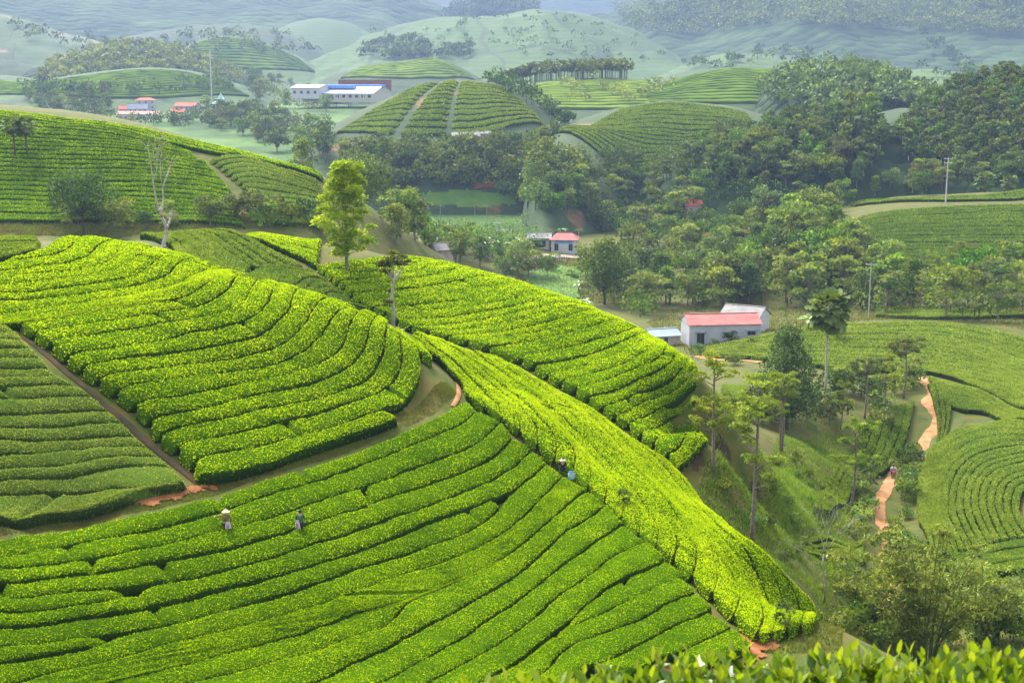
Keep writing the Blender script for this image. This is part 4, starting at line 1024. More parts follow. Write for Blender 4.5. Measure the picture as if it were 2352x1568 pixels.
# ---- fan palms
def fan_palm(key, h, seed, nf=34, fr=1.15, dead=True, trunk_r=.16, tall=1.):
    r = random.Random(seed); V = []; F = []; T = []; n = 0; rng_ = np.random.default_rng(seed)
    DV, DF, dn = [], [], 0
    for i in range(nf + (10 if dead else 0)):
        isd = i >= nf
        el = (-1.1 + 2.3 * ((i + .5) / nf)) if not isd else r.uniform(-1.35, -.9)
        a = i * 2.4; pl = fr * r.uniform(.9, 1.25) if not isd else .5
        d = np.array((math.cos(a) * math.cos(el), math.sin(a) * math.cos(el), math.sin(el)))
        p0 = np.array((0, 0, h - (.2 if not isd else .9))); p1 = p0 + d * pl
        side = unit(np.cross(d, (0, 0, 1))); up = unit(np.cross(side, d))
        k = 15; pts = [p1]
        for j in range(k):
            t = -1.9 + 3.8 * j / (k - 1)
            L = fr * .95 * (1 - .25 * abs(t) / 1.9) * r.uniform(.9, 1.05)
            q = p1 + (d * math.cos(t) + side * math.sin(t)) * L + up * (.1 * math.cos(t)) - np.array((0, 0, .38 * L * (1.2 if j % 2 else .75)))
            pts.append(q)
        if isd:
            DV += pts; DF += [(dn, dn + j, dn + j + 1) for j in range(1, k)]; dn += len(pts)
            continue
        V += pts; tn = min(1, max(0, .5 + r.gauss(0, .15))); T += [tn * .7] + [min(1, tn + (.2 if j % 2 else -.12)) for j in range(k)]
        F += [(n, n + j, n + j + 1) for j in range(1, k)]
        n += len(pts)
        sb = np.array([p0 + side * .025, p1 + side * .02, p1 - side * .02, p0 - side * .025]); V += list(sb); T += [.5] * 4; F += [(n, n + 1, n + 2), (n, n + 2, n + 3)]; n += 4
    cm = fast_mesh(key, np.array(V), [np.array(F)], M['palm'], T)
    tm = trunk_mesh(key + '_t', [(np.array([(0, 0, -.3), (.05, 0, h * .3), (-.04, 0, h * .7), (0, 0, h)]), [trunk_r * 1.25, trunk_r, trunk_r * .9, trunk_r * 1.2])], M['bark_pale'] if tall == 1 else M['bark_dark'])
    dm = fast_mesh(key + '_dead', np.array(DV), [np.array(DF)], M['dead']) if dead else None
    TEMPL[key] = (tm, cm, dm)
fan_palm('fan', 14.5, 51, nf=46, fr=1.65)
fan_palm('fan_small', 7, 52, 26, 1.25, False, .2, 2); fan_palm('fan_low', 5, 53, 30, 1.5, True, .25, 2)
def ppalm(key, u, v, Y, hm, label, rz=0, lean=0):
    p = W(u, v, Y); z = float(HA(p[0], p[1]))
    t = TEMPL[key]; top = max(q.co.z for q in t[0].vertices)
    e = obj('fan_palm', None, None, (p[0], p[1], z), rz, hm / top)
    e.rotation_euler = (0, lean, rz)
    obj('trunk', t[0], e); obj('crown', t[1], e)
    if t[2]: obj('dead_fronds', t[2], e)
    return tag(e, label, 'palm')
p = W(1893, 946, 185)
ppalm('fan', 1893, 946, 185, (940 - 690) * 185 / FPX / .98, 'tall fan palm with thick crown and brown skirt in the valley')
ppalm('fan_small', 38, 412, 262, 6.6, 'left of the twin fan palms on the left hillside')
ppalm('fan_small', 66, 408, 262, 6.6, 'right leaning one of the twin fan palms on the left hillside', 2, .16)
ppalm('fan_small', 1215, 340, 500, 7.5, 'left fan palm of the three below the terraced hill', 1)
ppalm('fan_small', 1250, 330, 505, 8, 'middle fan palm of the three below the terraced hill', 3)
ppalm('fan_small', 1272, 330, 510, 8, 'right fan palm of the three below the terraced hill', 5)
ppalm('fan_low', 1897, 575, 320, 5.5, 'shaggy fan palm above the valley wood, left of the right hillside')
ppalm('fan_low', 2262, 432, 425, 6, 'shaggy fan palm behind the right hillside')
ppalm('fan_low', 2320, 430, 425, 5, 'shaggy fan palm at the right edge behind the hillside', 2)
ppalm('fan_small', 1735, 365, 440, 7, 'fan palm standing in the wood below the far field', 2)
# ---- banana plants and areca palms
def banana(key, seed, h=3.6, nb=9):
    r = random.Random(seed); V = []; F = []; T = []; n = 0
    for i in range(nb):
        a = i * 2.4 + r.uniform(-.3, .3); L = r.uniform(1.7, 2.5); wd = .33; el = r.uniform(.5, 1.25)
        hd = np.array((math.cos(a), math.sin(a), 0)); sd2 = np.array((-math.sin(a), math.cos(a), 0))
        tn = min(1, max(0, .55 + r.gauss(0, .2)))
        for j in range(7):
            t = j / 6
            c_ = np.array((0, 0, h * .55)) + hd * L * t * math.cos(el * (1 - .5 * t)) + np.array((0, 0, L * (math.sin(el) * t - .75 * t * t)))
            w_ = wd * math.sin(math.pi * (.08 + .9 * t)) ** .7
            V += [c_ - sd2 * w_ + (0, 0, .12), c_, c_ + sd2 * w_ + (0, 0, .12)]; T += [tn - .08, tn + .1, tn - .05]
        for j in range(6):
            b_ = n + j * 3; F += [(b_, b_ + 1, b_ + 4, b_ + 3), (b_ + 1, b_ + 2, b_ + 5, b_ + 4)]
        n += 21
    TEMPL[key] = (trunk_mesh(key + 't', [(np.array([(0, 0, -.2), (0, 0, h * .3), (.03, 0, h * .58)]), [.16, .13, .08])], M['culm']), fast_mesh(key, np.array(V), [np.array(F)], M['banana'], np.clip(T, 0, 1), smooth=True))
for i in range(3): banana('banana%d' % i, 60 + i)
def areca(key, h, seed, nf=11, L=2.0):
    r = random.Random(seed); V = []; F = []; T = []; n = 0
    for i in range(nf):
        a = i * 2.4; hd = np.array((math.cos(a), math.sin(a), 0)); s2 = np.array((-math.sin(a), math.cos(a), 0)); el = r.uniform(.3, 1.3)
        for j in range(9):
            t = (j + .6) / 9; c_ = np.array((0, 0, h)) + hd * L * t * math.cos(el * (1 - .4 * t)) + np.array((0, 0, L * (math.sin(el) * t - .85 * t * t)))
            for sg in (-1, 1):
                tip = c_ + s2 * sg * .62 * (1 - .55 * t) + hd * .3 - np.array((0, 0, .3))
                V += [c_, c_ + hd * .12, tip]; F.append((n, n + 1, n + 2)); n += 3; tn = .45 + r.gauss(0, .15); T += [tn, tn, tn]
    TEMPL[key] = (trunk_mesh(key + 't', [(np.array([(0, 0, -.2), (.05, 0, h * .5), (0, 0, h)]), [.12, .09, .07])], M['bark_pale']), fast_mesh(key, np.array(V), [np.array(F)], M['palm'], np.clip(T, 0, 1)))
areca('areca0', 7, 71); areca('areca1', 6, 72); areca('coco', 7, 73, 15, 3.2)
for i, (u, v, Y, hm) in enumerate([(1118,395,480,8), (1145,410,470,7), (1425,470,400,8), (1575,420,430,7), (1090,390,490,7), (1010,385,495,7), (1660,470,380,7), (1480,475,390,7.5), (1330,470,400,7)]):
    q = W(u, v, Y); place('coco' if i == 0 else 'areca%d' % (i % 2), 'feather_palm', q[0], q[1], hm / 8., ['feather palm with drooping fronds near the small rice field'] [0] if i == 0 else 'slim feather palm rising from the valley wood', 'palm', 'feather palms in the valley')
BG = 'banana plants in the valley'
for i, (u, v, Y) in enumerate([(1120,530,395),(1135,535,392),(1150,528,395),(1165,535,390),(1178,530,396),(1190,536,392),(1108,536,390),(990,425,450),(1005,428,450),(975,430,450),(1330,560,350),(1345,640,300),(1905,700,250),(1860,690,255),(1925,720,245),(1540,600,330),(1290,420,430),(1600,560,330)]):
    q = W(u, v, Y); place('banana%d' % (i % 3), 'banana_plant', q[0], q[1], random.uniform(1.0, 1.35), ('banana plant with broad leaves in the clump left of the red-roofed house' if i < 7 else 'banana plant with broad leaves among the valley trees' if i < 12 or i > 14 else 'banana plant behind the tall fan palm'), 'banana plant', BG)
# ---- bamboo clump at the lower right
def bamboo(key, seed, nculm=26, h=9.5, spread=4.6, n=7500, size=.34):
    r = random.Random(seed); segs = []; cl = []
    for i in range(nculm):
        a = r.uniform(0, 6.28); b0 = np.array((math.cos(a) * r.uniform(0, .9), math.sin(a) * r.uniform(0, .9), -.2)); hh = h * r.uniform(.6, 1.02)
        o_ = spread * r.uniform(.15, 1) ; tip = np.array((b0[0] + math.cos(a) * o_, b0[1] + math.sin(a) * o_, hh * (1 - .22 * (o_ / spread) ** 2)))
        t = np.linspace(0, 1, 8)[:, None]; pts = b0 + (tip - b0) * np.concatenate([t ** 1.7, t ** 1.7, t ** .85], 1)
        segs.append((pts, np.linspace(.055, .012, 8)))
        for j in range(7):
            f = .3 + .7 * (j + r.random()) / 7; k = min(6, int(f * 7)); q = pts[k] + (pts[k + 1] - pts[k]) * (f * 7 - k)
            cl.append((q[0] + r.uniform(-.6, .6), q[1] + r.uniform(-.6, .6), q[2] + r.uniform(-.5, .2), r.uniform(.35, .8)))
    TEMPL[key] = (trunk_mesh(key + 't', segs, M['culm']), crown_mesh(key, cl, n, size, M['fol_bamboo'], seed, .75, out=.2, wr=.13, droop=.5, dev=.7, toned=.2))
bamboo('bamboo0', 81); bamboo('bamboo1', 82, 18, 7, 4, 4200); bamboo('bamboo_far', 83, 22, 10, 4.5, 2600, .6)
def pbam(key, u, v, Y, hm, label, name='bamboo_clump', wx=1.):
    q = W(u, v, Y); t = TEMPL[key]; z = float(HA(q[0], q[1])); top = max(p_.co.z for p_ in t[0].vertices)
    e = obj(name, None, None, (q[0], q[1], z), random.uniform(0, 6), (hm / top * wx, hm / top * wx, hm / top)); obj('culms', t[0], e); obj('leaves', t[1], e)
    return tag(e, label, 'bamboo', 'bamboo clumps')
pbam('bamboo0', 2125, 1490, 93, 10.8, 'large arching bamboo clump behind the near leaves at lower right', wx=1.15)
pbam('bamboo1', 2260, 1470, 97, 6.8, 'low bamboo clump right of the large one, drooping to the right', wx=1.2)
pbam('bamboo1', 1985, 1440, 99, 5.5, 'low bamboo left of the large clump, over the clay path')
pbam('bamboo_far', 925, 560, 300, 13, 'tall yellowish bamboo clump right of the yellow-green tree')
pbam('bamboo_far', 1050, 590, 280, 9, 'pale bamboo clump behind the crest of the bright slope')
pbam('bamboo_far', 985, 580, 288, 7, 'low pale bamboo clump at the crest beside the yellowish one')
# ------------------------------------------------------------------ woods
def inpoly(u, v, poly):
    poly = np.asarray(poly, float); c_ = np.zeros(np.shape(u), bool); n = len(poly)
    for i in range(n):
        x0, y0 = poly[i]; x1, y1 = poly[(i + 1) % n]
        k = ((y0 > v) != (y1 > v)) & (u < (x1 - x0) * (v - y0) / (y1 - y0 + 1e-9) + x0)
        c_ ^= k
    return c_
LOOK = {'round': 'rounded green', 'oval': 'upright oval', 'dark': 'dark dense', 'light': 'pale layered', 'forest': 'narrow', 'shrub': 'low green', 'lshrub': 'low pale', 'melia': 'open feathery'}
def fill(poly, n, keys, hr, name, where, group, cat='tree', y0=130, y1=1500, md=3., seed=0, avoid=()):
    r = random.Random(seed); poly = np.array(poly, float); got = []; tries = 0
    u0, v0 = poly.min(0); u1, v1 = poly.max(0)
    while len(got) < n and tries < n * 12:
        tries += 1
        u, v = r.uniform(u0, u1), r.uniform(v0, v1)
        if not inpoly(u, v, poly): continue
        if any(a[0] < u < a[2] and a[1] < v < a[3] for a in avoid): continue
        p = at(u, v, y0, y1)
        if hr[1] < 3 and 1996 < u < 2072 and 1085 < v < 1215: continue
        if p[1] < 290 and 190 < p[1] and 1450 < u < 1790 and v > 640 and hr[1] > 3: continue
        if any((p[0] - q[0]) ** 2 + (p[1] - q[1]) ** 2 < md * md for q in got): continue
        got.append(p)
        key = r.choice(keys); t = TEMPL[key]; top = TOPS.setdefault(key, max(q.co.z for q in t[1].vertices))
        hh = r.uniform(*hr) / top
        place(key, name, p[0], p[1], hh, LOOK[key.rstrip('0123456789')] + ' ' + where + ', ' + ('back' if v < v0 + (v1 - v0) * .5 else 'front') + ' ' + ('left', 'centre', 'right')[min(2, int(3 * (u - u0) / (u1 - u0)))], cat, group, rz=r.uniform(0, 6.28), wx=r.uniform(.85, 1.15))
TOPS = {}
VW = 'trees of the valley wood'
mixed = ['round0', 'round1', 'round2', 'round3', 'oval0', 'oval1', 'oval2', 'dark0', 'dark1', 'light0', 'light1', 'light2']
fill([(1330,630),(1420,600),(1560,600),(1720,640),(1745,715),(1640,712),(1560,705),(1480,728),(1400,690)], 30, mixed + ['dark2', 'dark0'], (7, 12), 'broadleaf_tree', 'tree in the wood behind the white house', VW, y0=200, seed=1, md=3.5)
fill([(1180,475),(1300,435),(1500,420),(1760,412),(1950,440),(1940,560),(1800,640),(1700,640),(1560,590),(1440,560),(1300,500)], 88, mixed, (6, 10.5), 'broadleaf_tree', 'tree in the broad valley wood', VW, y0=250, seed=2, md=5, avoid=[(1600,455,1730,520),(1230,500,1345,620)])
fill([(880,470),(960,480),(1000,560),(1100,585),(1190,600),(1110,622),(960,572),(900,560)], 20, mixed, (5, 9), 'broadleaf_tree', 'tree beyond the bright slope', VW, y0=210, seed=3, md=4)
fill([(1700,560),(1960,560),(2000,640),(1990,715),(1850,720),(1740,660)], 34, mixed + ['light0', 'light1'], (7, 12), 'broadleaf_tree', 'tree in the wood behind the tall fan palm', VW, y0=230, seed=5, md=4)
fill([(2000,650),(2352,650),(2400,745),(2000,735)], 28, ['light0', 'light1', 'light2', 'melia2', 'melia4', 'round1', 'oval1'], (8, 11.5), 'broadleaf_tree', 'tree below the right hillside', 'line of trees below the right hillside', y0=262, seed=6, md=5)
fill([(780,350),(850,345),(1250,345),(1260,400),(1180,440),(960,440),(890,430),(800,400)], 36, mixed, (6, 9.5), 'broadleaf_tree', 'tree below the round hill', 'trees below the round hill', y0=300, seed=8, md=6, avoid=[(1035,285,1120,330),(1085,410,1190,450)])
fill([(440,262),(560,252),(740,290),(770,385),(700,375),(560,335)], 30, mixed, (8, 14), 'broadleaf_tree', 'tree below the town', 'trees below the town', y0=330, seed=9, md=7, avoid=[(640,330,680,345),(480,225,620,262)])
fill([(20,215),(275,228),(270,268),(150,264),(60,250)], 16, mixed, (8, 13), 'broadleaf_tree', 'tree at far left beside the town', 'trees beside the town', y0=450, seed=10, md=9, avoid=[(255,220,380,300)])
fill([(560,165),(690,170),(760,215),(830,240),(760,262),(640,250),(560,235)], 22, mixed, (9, 15), 'broadleaf_tree', 'tree around the blue-roofed factory', 'trees around the factory', y0=600, seed=11, md=10, avoid=[(680,185,915,222)])
fill([(1950,430),(2352,392),(2400,425),(2160,448),(1960,456)], 20, mixed, (6, 9.5), 'broadleaf_tree', 'tree behind the right hillside', 'trees behind the right hillside', y0=385, y1=520, seed=12, md=5)
fill([(1240,560),(1340,590),(1350,625),(1230,600)], 0, mixed, (5, 8), 'broadleaf_tree', 'tree', VW)
SG = 'scrub of the small valley'
fill([(100,500),(745,500),(745,532),(560,522),(340,528),(160,540)], 30, ['shrub0', 'shrub1', 'shrub2', 'lshrub0', 'round1', 'light1'], (3, 5.5), 'shrub', 'bush below the left hillside', 'bushes in the left hollow', 'shrub', 170, 245, 4, seed=14)
fill([(1600,1110),(1700,1060),(1900,1040),(1930,1160),(1900,1280),(1980,1320),(2050,1250),(2100,1300),(1960,1420),(1850,1340),(1750,1250)], 30, ['shrub0', 'shrub1', 'shrub2', 'lshrub0', 'lshrub1'], (.6, 1.4), 'shrub', 'bush on the small valley floor', SG, 'shrub', 98, 190, 1.4, seed=15)
fill([(2062,1050),(2112,1035),(2100,1100),(2085,1180),(2075,1260),(2115,1290),(2190,1330),(2080,1370),(2035,1330),(2050,1230),(2060,1150)], 48, ['shrub0', 'shrub1', 'lshrub0', 'shrub2'], (1., 2.6), 'shrub', 'bush right of the clay path', 'bushes along the clay path', 'shrub', 100, 200, 1.3, seed=16)
fill([(1965,1100),(2010,1060),(2045,1110),(2005,1160),(1985,1230),(1960,1240),(1955,1150)], 22, ['shrub0', 'shrub1', 'lshrub0', 'shrub2'], (.9, 2.), 'shrub', 'bush left of the clay path', 'bushes along the clay path', 'shrub', 100, 200, 1.3, seed=26)
fill([(1850,1425),(2352,1340),(2400,1470),(1850,1500)], 46, ['shrub0', 'shrub1', 'lshrub0', 'shrub2', 'lshrub1'], (.9, 2.4), 'shrub', 'bush around the bamboo at lower right', 'bushes round the bamboo', 'shrub', 86, 140, 1.6, seed=17)
fill([(1700,880),(1830,900),(2090,880),(2085,960),(1960,1000),(1840,980),(1720,970)], 26, ['shrub0', 'shrub1', 'shrub2', 'lshrub1', 'round0', 'light1'], (2, 4.6), 'shrub', 'bush in the copse by the palm', 'copse round the fan palm', 'shrub', 140, 240, 2., seed=18)
fill([(1560,800),(1700,770),(1800,800),(1700,850),(1620,860)], 14, ['shrub0', 'lshrub0', 'shrub2'], (1, 2.2), 'shrub', 'bush below the white house', 'bushes below the white house', 'shrub', 190, 268, 2.5, seed=19)
fill([(1240,600),(1340,592),(1400,640),(1340,660),(1250,612)], 10, ['shrub0', 'lshrub0', 'shrub2'], (1.5, 3), 'shrub', 'bush by the rice field', 'bushes by the rice field', 'shrub', 250, 420, 2.5, seed=20)
FG = 'plantation trees on the right hill'
fo = ['forest0', 'forest1', 'forest2', 'forest3']
fill([(2060,305),(2150,228),(2250,192),(2352,172),(2420,168),(2420,395),(2200,398),(2085,372)], 175, fo, (5.5, 8), 'plantation_tree', 'plantation tree on the right hill', FG, y0=400, y1=600, seed=21, md=3.6)
fill([(1560,385),(1700,325),(1900,278),(2000,262),(2030,330),(1990,420),(1700,425),(1560,420)], 95, fo + ['dark0', 'dark1', 'round2', 'oval1'], (7, 11), 'spur_tree', 'tree on the wooded spur', 'trees on the wooded spur', y0=405, y1=560, seed=22, md=4.5)
# ---- woods too far to count: one mass each
def mass(name, poly, n, hr, Hf, y0, y1, mat, label, seed=0, nl=46, size=1.7, wd=.7):
    r = np.random.default_rng(seed); poly = np.array(poly, float); V = []; F = []; T = []; o_ = 0; k = 0
    u0, v0 = poly.min(0); u1, v1 = poly.max(0)
    while k < n:
        u, v = r.uniform(u0, u1), r.uniform(v0, v1)
        if not inpoly(u, v, poly): continue
        k += 1
        p = hit(u, v, y0, y1, 0., Hf, 2.); z = float(Hf(p[0], p[1])); hh = r.uniform(*hr)
        d = unit(r.normal(size=(nl, 3))); d[:, 2] = np.abs(d[:, 2]) * 1.1 - .25
        rad = hh * wd * .5 * (.7 + .5 * r.random((nl, 1)))
        P = np.array((p[0], p[1], z + hh * .5)) + d * rad * np.array((1, 1, 1.05)); D = unit(d * .5 + r.normal(size=(nl, 3)) * .8)
        v_, f_, t_ = leaves(P - D * size * .5, D, size * r.uniform(.6, 1.3, nl), .42, r, .5 + r.normal(0, .15) + r.normal(0, .12, nl))
        V.append(v_); F.append(f_ + o_); T.append(t_); o_ += len(v_)
        a, b = .12, hh * .5     # stem
        q = np.array([(p[0] - a, p[1], z - .5), (p[0] + a, p[1], z - .5), (p[0] + a, p[1], z + b), (p[0] - a, p[1], z + b), (p[0], p[1] - a, z - .5), (p[0], p[1] + a, z - .5), (p[0], p[1] + a, z + b), (p[0], p[1] - a, z + b)])
        V.append(q); F.append(np.arange(8).reshape(2, 4) + o_); T.append(np.full(8, .2)); o_ += 8
    return tag(obj(name, fast_mesh(name, np.concatenate(V), [np.concatenate(F)], mat, np.concatenate(T))), label, 'wood', kind='stuff')
mass('distant_wood', [(1740,215),(1780,185),(1880,160),(1980,168),(2080,202),(2190,250),(2060,262),(2000,245),(1900,270),(1780,250)], 210, (8, 12), hN, 560, 800, M['fol_dark'], 'dark wooded hill in front of the right mountain', 1)
mass('distant_wood', [(1055,187),(1130,182),(1250,179),(1440,177),(1445,185),(1250,190),(1060,196)], 300, (12, 16), hM, 780, 905, M['fol_dark'], 'dark straight strip of tall trees on the ridge at centre', 2, 46, 1.7, .55)
mass('distant_wood', [(80,190),(130,148),(210,124),(310,107),(400,121),(470,141),(560,178),(540,200),(420,175),(280,175),(150,205)], 330, (9, 14), hQ, 1150, 1480, M['fol'], 'pale green wood on the low hill above the town', 3, 40, 2.2)
mass('distant_wood', [(830,112),(900,95),(960,90),(1000,120),(1090,110),(1080,135),(900,140),(820,140)], 160, (8, 14), hT, 1500, 2100, M['fol'], 'scattered trees at the foot of the far tea ridge', 4, 30, 2.6)
mass('distant_wood', [(1400,20),(1500,-5),(2352,-5),(2352,85),(2000,70),(1800,60),(1560,90),(1450,70)], 900, (12, 20), hU3, 1700, 3200, M['fol_dark'], 'hazy forest on the right mountain', 5, 20, 3.6, 1.)
mass('distant_wood', [(1000,45),(1040,20),(1100,0),(1190,0),(1240,25),(1200,45)], 130, (14, 22), hU2, 2500, 3100, M['fol_dark'], 'hazy wooded knob at the top centre', 6, 24, 4.5, 1.)
mass('distant_wood', [(1640,115),(1900,85),(2352,60),(2352,150),(2000,150),(1800,130)], 300, (8, 14), hU5, 1700, 2300, M['fol_dark'], 'scattered trees between tea plots under the right mountain', 7, 24, 3.2, .9)
mass('distant_wood', [(0,40),(130,80),(300,110),(420,80),(640,75),(760,130),(500,130),(300,125),(60,95)], 110, (8, 14), lambda x, y: np.maximum(np.maximum(hQ2(x, y), hS1(x, y)), hS2(x, y)), 1300, 2300, M['fol_dark'], 'scattered trees on the far left tea hills', 8, 24, 2.8, .9)
mass('distant_wood', [(1220,195),(1450,190),(1560,215),(1500,245),(1300,240)], 22, (6, 10), lambda x, y: np.maximum(hM(x, y), hL(x, y)), 640, 900, M['fol_light'], 'a few small trees on the plain tea slope under the tree strip', 9, 40, 1.4, .8)
mass('distant_wood', [(1230,215),(1320,250),(1300,290),(1200,230),(1100,190),(1180,190)], 60, (4, 8), lambda x, y: np.maximum(hJ(x, y), hK(x, y)), 500, 700, M['fol'], 'green scrub down the right flank of the round hill', 10, 36, 1.2, .9)
mass('distant_wood', [(0,200),(130,205),(300,215),(480,190),(560,215),(400,222),(100,225)], 60, (7, 12), lambda x, y: np.maximum(hQ0(x, y), floor_z(y)), 850, 1200, M['fol'], 'scattered trees on the pale slopes above the town', 11, 36, 1.9, .8)
# undergrowth below the valley trees, too thick to count
for k, (po, n_, a_, b_) in enumerate((([(1330,630),(1420,600),(1560,600),(1720,640),(1770,715),(1640,712),(1560,715),(1480,735),(1400,690)], 51, 200, 420),
  ([(1180,480),(1300,430),(1500,410),(1760,410),(1950,450),(1940,570),(1800,650),(1700,650),(1560,600),(1440,570),(1300,510)], 105, 250, 460),
  ([(1700,570),(1960,570),(2352,690),(2352,745),(2000,738),(1850,735),(1740,660)], 90, 262, 400),
  ([(880,480),(960,490),(1000,565),(1180,610),(1240,600),(1220,560),(1060,520)], 60, 215, 420))):
    mass('undergrowth', po, n_, (2.5, 5.5), HA, a_, b_, M['fol'], 'tangled undergrowth ' + ('behind the white house', 'in the broad valley wood', 'below the right hillside trees', 'beyond the crest of the bright slope')[k], 20 + k, 90, .6, 1.5)

for k, (po, n_, hr_, a_, b_, lb_, nl_, sz_, wd_) in enumerate((
  ([(770,345),(850,338),(1260,335),(1330,400),(1320,440),(1190,446),(960,440),(890,440),(790,400)], 150, (5, 9.5), 300, 600, 'mixed trees and bamboo at the foot of the round hill', 120, .95, .95),
  ([(60,238),(260,250),(270,290),(460,268),(640,262),(770,340),(700,320),(560,300),(300,300),(100,262)], 130, (5, 10), 450, 1100, 'trees and hedges round the town gardens', 70, 1.1, .95),
  ([(1230,380),(1560,372),(1760,352),(1780,412),(1500,425),(1250,440)], 90, (5, 9), 380, 560, 'trees along the foot of the terraced hill', 110, .95, .95),
  ([(560,170),(760,225),(920,225),(900,235),(700,262),(560,240)], 50, (6, 11), 700, 1300, 'trees below the factory', 60, 1.3, .95))):
    mass('distant_wood', po, n_, hr_, HA, a_, b_, M['fol'] if k % 2 == 0 else M['fol_dark'], lb_, 40 + k, nl_, sz_, wd_)
for i, (u, v, Y, hm_) in enumerate([(1215,606,366,7.5), (1258,612,368,6), (1350,606,372,8), (1190,600,372,8.5), (1160,612,360,6.5)]):
    q = W(u, v, Y); place('round%d' % (i % 4), 'broadleaf_tree', q[0], q[1], hm_ / 9., 'rounded tree standing before the red-roofed house, ' + ORD[i] + ' from the middle', 'tree', 'trees before the red-roofed house')

mass('distant_wood', [(830,70),(1000,50),(1250,30),(1400,60),(1560,150),(1300,150),(1100,120),(850,120)], 90, (6, 12), hT, 1500, 2100, M['fol_dark'], 'lone trees dotted over the far tea ridge', 60, 24, 2.2, .9)
mass('distant_wood', [(1120,395),(1300,400),(1300,470),(1240,500),(1190,470),(1130,440)], 60, (4, 8), HA, 330, 560, M['fol'], 'trees behind the far rice field', 61, 120, .8, .95)
mass('distant_wood', [(1560,150),(1700,128),(1950,140),(2030,165),(2250,165),(2250,185),(1990,175),(1760,152),(1600,175)], 70, (7, 13), lambda x, y: np.maximum(np.maximum(hR(x, y), hR2(x, y)), floor_z(y)), 900, 1600, M['fol_dark'], 'dark trees between the pale hills behind the right wood', 62, 36, 2.2, .9)
# ------------------------------------------------------------------ paths, fields, bare earth
def drape(name, poly, mat, off=.05, y0=50, y1=1500, step=1., kind='structure', world=False, Hf=None):
    P = np.array([hit(u, v, y0, y1, 0., Hf or HA, .5) for u, v in poly]) if not world else np.array(poly)
    x0, y0_ = P.min(0); x1, y1_ = P.max(0)
    X, Y = np.meshgrid(np.arange(x0 - step, x1 + step * 2, step), np.arange(y0_ - step, y1_ + step * 2, step))
    cx, cy = (X[:-1, :-1] + X[1:, 1:]) / 2, (Y[:-1, :-1] + Y[1:, 1:]) / 2
    am = max(.9, step * 1.6); fq = 1.6 if step < .5 else .6
    inn = inpoly(cx + (vnoise(cx * fq, cy * fq, 41) + .5 * vnoise(cx * fq * 3, cy * fq * 3, 43) - .75) * am, cy + (vnoise(cx * fq, cy * fq, 42) + .5 * vnoise(cx * fq * 3, cy * fq * 3, 44) - .75) * am, P)
    Z = (Hf or HA)(X, Y) + off
    idx = np.arange(X.size).reshape(X.shape)
    F = np.stack([idx[:-1, :-1], idx[:-1, 1:], idx[1:, 1:], idx[1:, :-1]], -1)[inn]
    used = np.unique(F); mp = np.full(X.size, -1); mp[used] = np.arange(len(used))
    V = np.stack([X, Y, Z], -1).reshape(-1, 3)[used]
    if not len(F): return None
    return tag(obj(name, fast_mesh(name, V, [mp[F]], mat, smooth=True)), kind=kind), P
def ribbon(name, px, w, mat, off=.12, y0=50, y1=1500, wn_=.25, tones=None):
    P = np.array([hit(u, v, y0, y1, 0., HA, .5) for u, v in px]); C = resample(catmull(P, .4), max(12, int(np.linalg.norm(np.diff(P, axis=0), axis=1).sum() / .6)))
    t = unit(np.gradient(C, axis=0)); nrm = np.stack([-t[:, 1], t[:, 0]], 1)
    k = np.arange(len(C)); wv = np.interp(np.linspace(0, 1, len(C)), np.linspace(0, 1, len(w)), w) if not np.isscalar(w) else np.full(len(C), w)
    a = wv * .5 * (1 + wn_ * 2 * (vnoise(k * .35, k * 0, 51) - .5)); b = wv * .5 * (1 + wn_ * 2 * (vnoise(k * .35, k * 0, 52) - .5))
    cols = [-1, -.5, 0, .5, 1]; XY = np.stack([C + nrm * (np.where(np.array(s) < 0, a, b) * s)[:, None] for s in cols], 1)
    Z = HA(XY[..., 0], XY[..., 1]) + off - .05 * np.abs(np.array(cols))[None] ** 3
    idx = np.arange(XY.shape[0] * 5).reshape(-1, 5)
    F = np.stack([idx[:-1, :-1], idx[:-1, 1:], idx[1:, 1:], idx[1:, :-1]], -1).reshape(-1, 4)
    return tag(obj(name, fast_mesh(name, np.concatenate([XY, Z[..., None]], -1).reshape(-1, 3), [F], mat, smooth=True)), kind='structure')
ribbon('clay_path', [(2098,866),(2118,872),(2143,888),(2147,905),(2133,925),(2150,950),(2153,968),(2142,992),(2126,1012),(2108,1034),(2085,1058),(2062,1082),(2048,1105),(2034,1130),(2020,1155),(2018,1180),(2027,1205),(2042,1230),(2050,1270),(2050,1310),(2040,1350),(2010,1400)], [1.6, 2.4, 1.9, 1.6, 1.9, 1.7, 1.5, 1.4, 1.5, 1.7, 2.3, 2.3, 2.2, 2.2], M['path'], y0=95)
M['verge'] = plain_mat('verge', (.045, .07, .012), .95, (.075, .08, .022), .6, coord='World', bump=.3)
ribbon('path_verge', [(2098,866),(2143,884),(2165,930),(2162,985),(2140,1030),(2110,1060)], [2, 4.5, 5, 4, 2], M['verge'], .07, y0=95)
ribbon('clay_path', [(1600,818),(1640,826),(1700,826),(1750,832)], 1.8, M['path'], y0=200, y1=268)
ribbon('dirt_lane', [(0,742),(60,778),(150,852),(250,938),(330,1008),(425,1085),(458,1108)], [.35, .4, .4, .45, .6], M['soil'], .1, y0=60)
ribbon('footpath', [(1038,862),(1048,878),(1054,892),(1053,910),(1046,926),(1040,934)], .35, M['path'], .1, y0=80, y1=112)
drape('bare_earth', [(480,1098),(505,1082),(560,1072),(612,1066),(612,1078),(560,1092),(512,1104)], M['red_soil'], .1, 70, 112, .12)
drape('bare_earth', [(310,1150),(350,1140),(440,1118),(490,1108),(495,1122),(440,1136),(380,1152),(320,1163)], M['red_soil'], .1, 66, 112, .12)
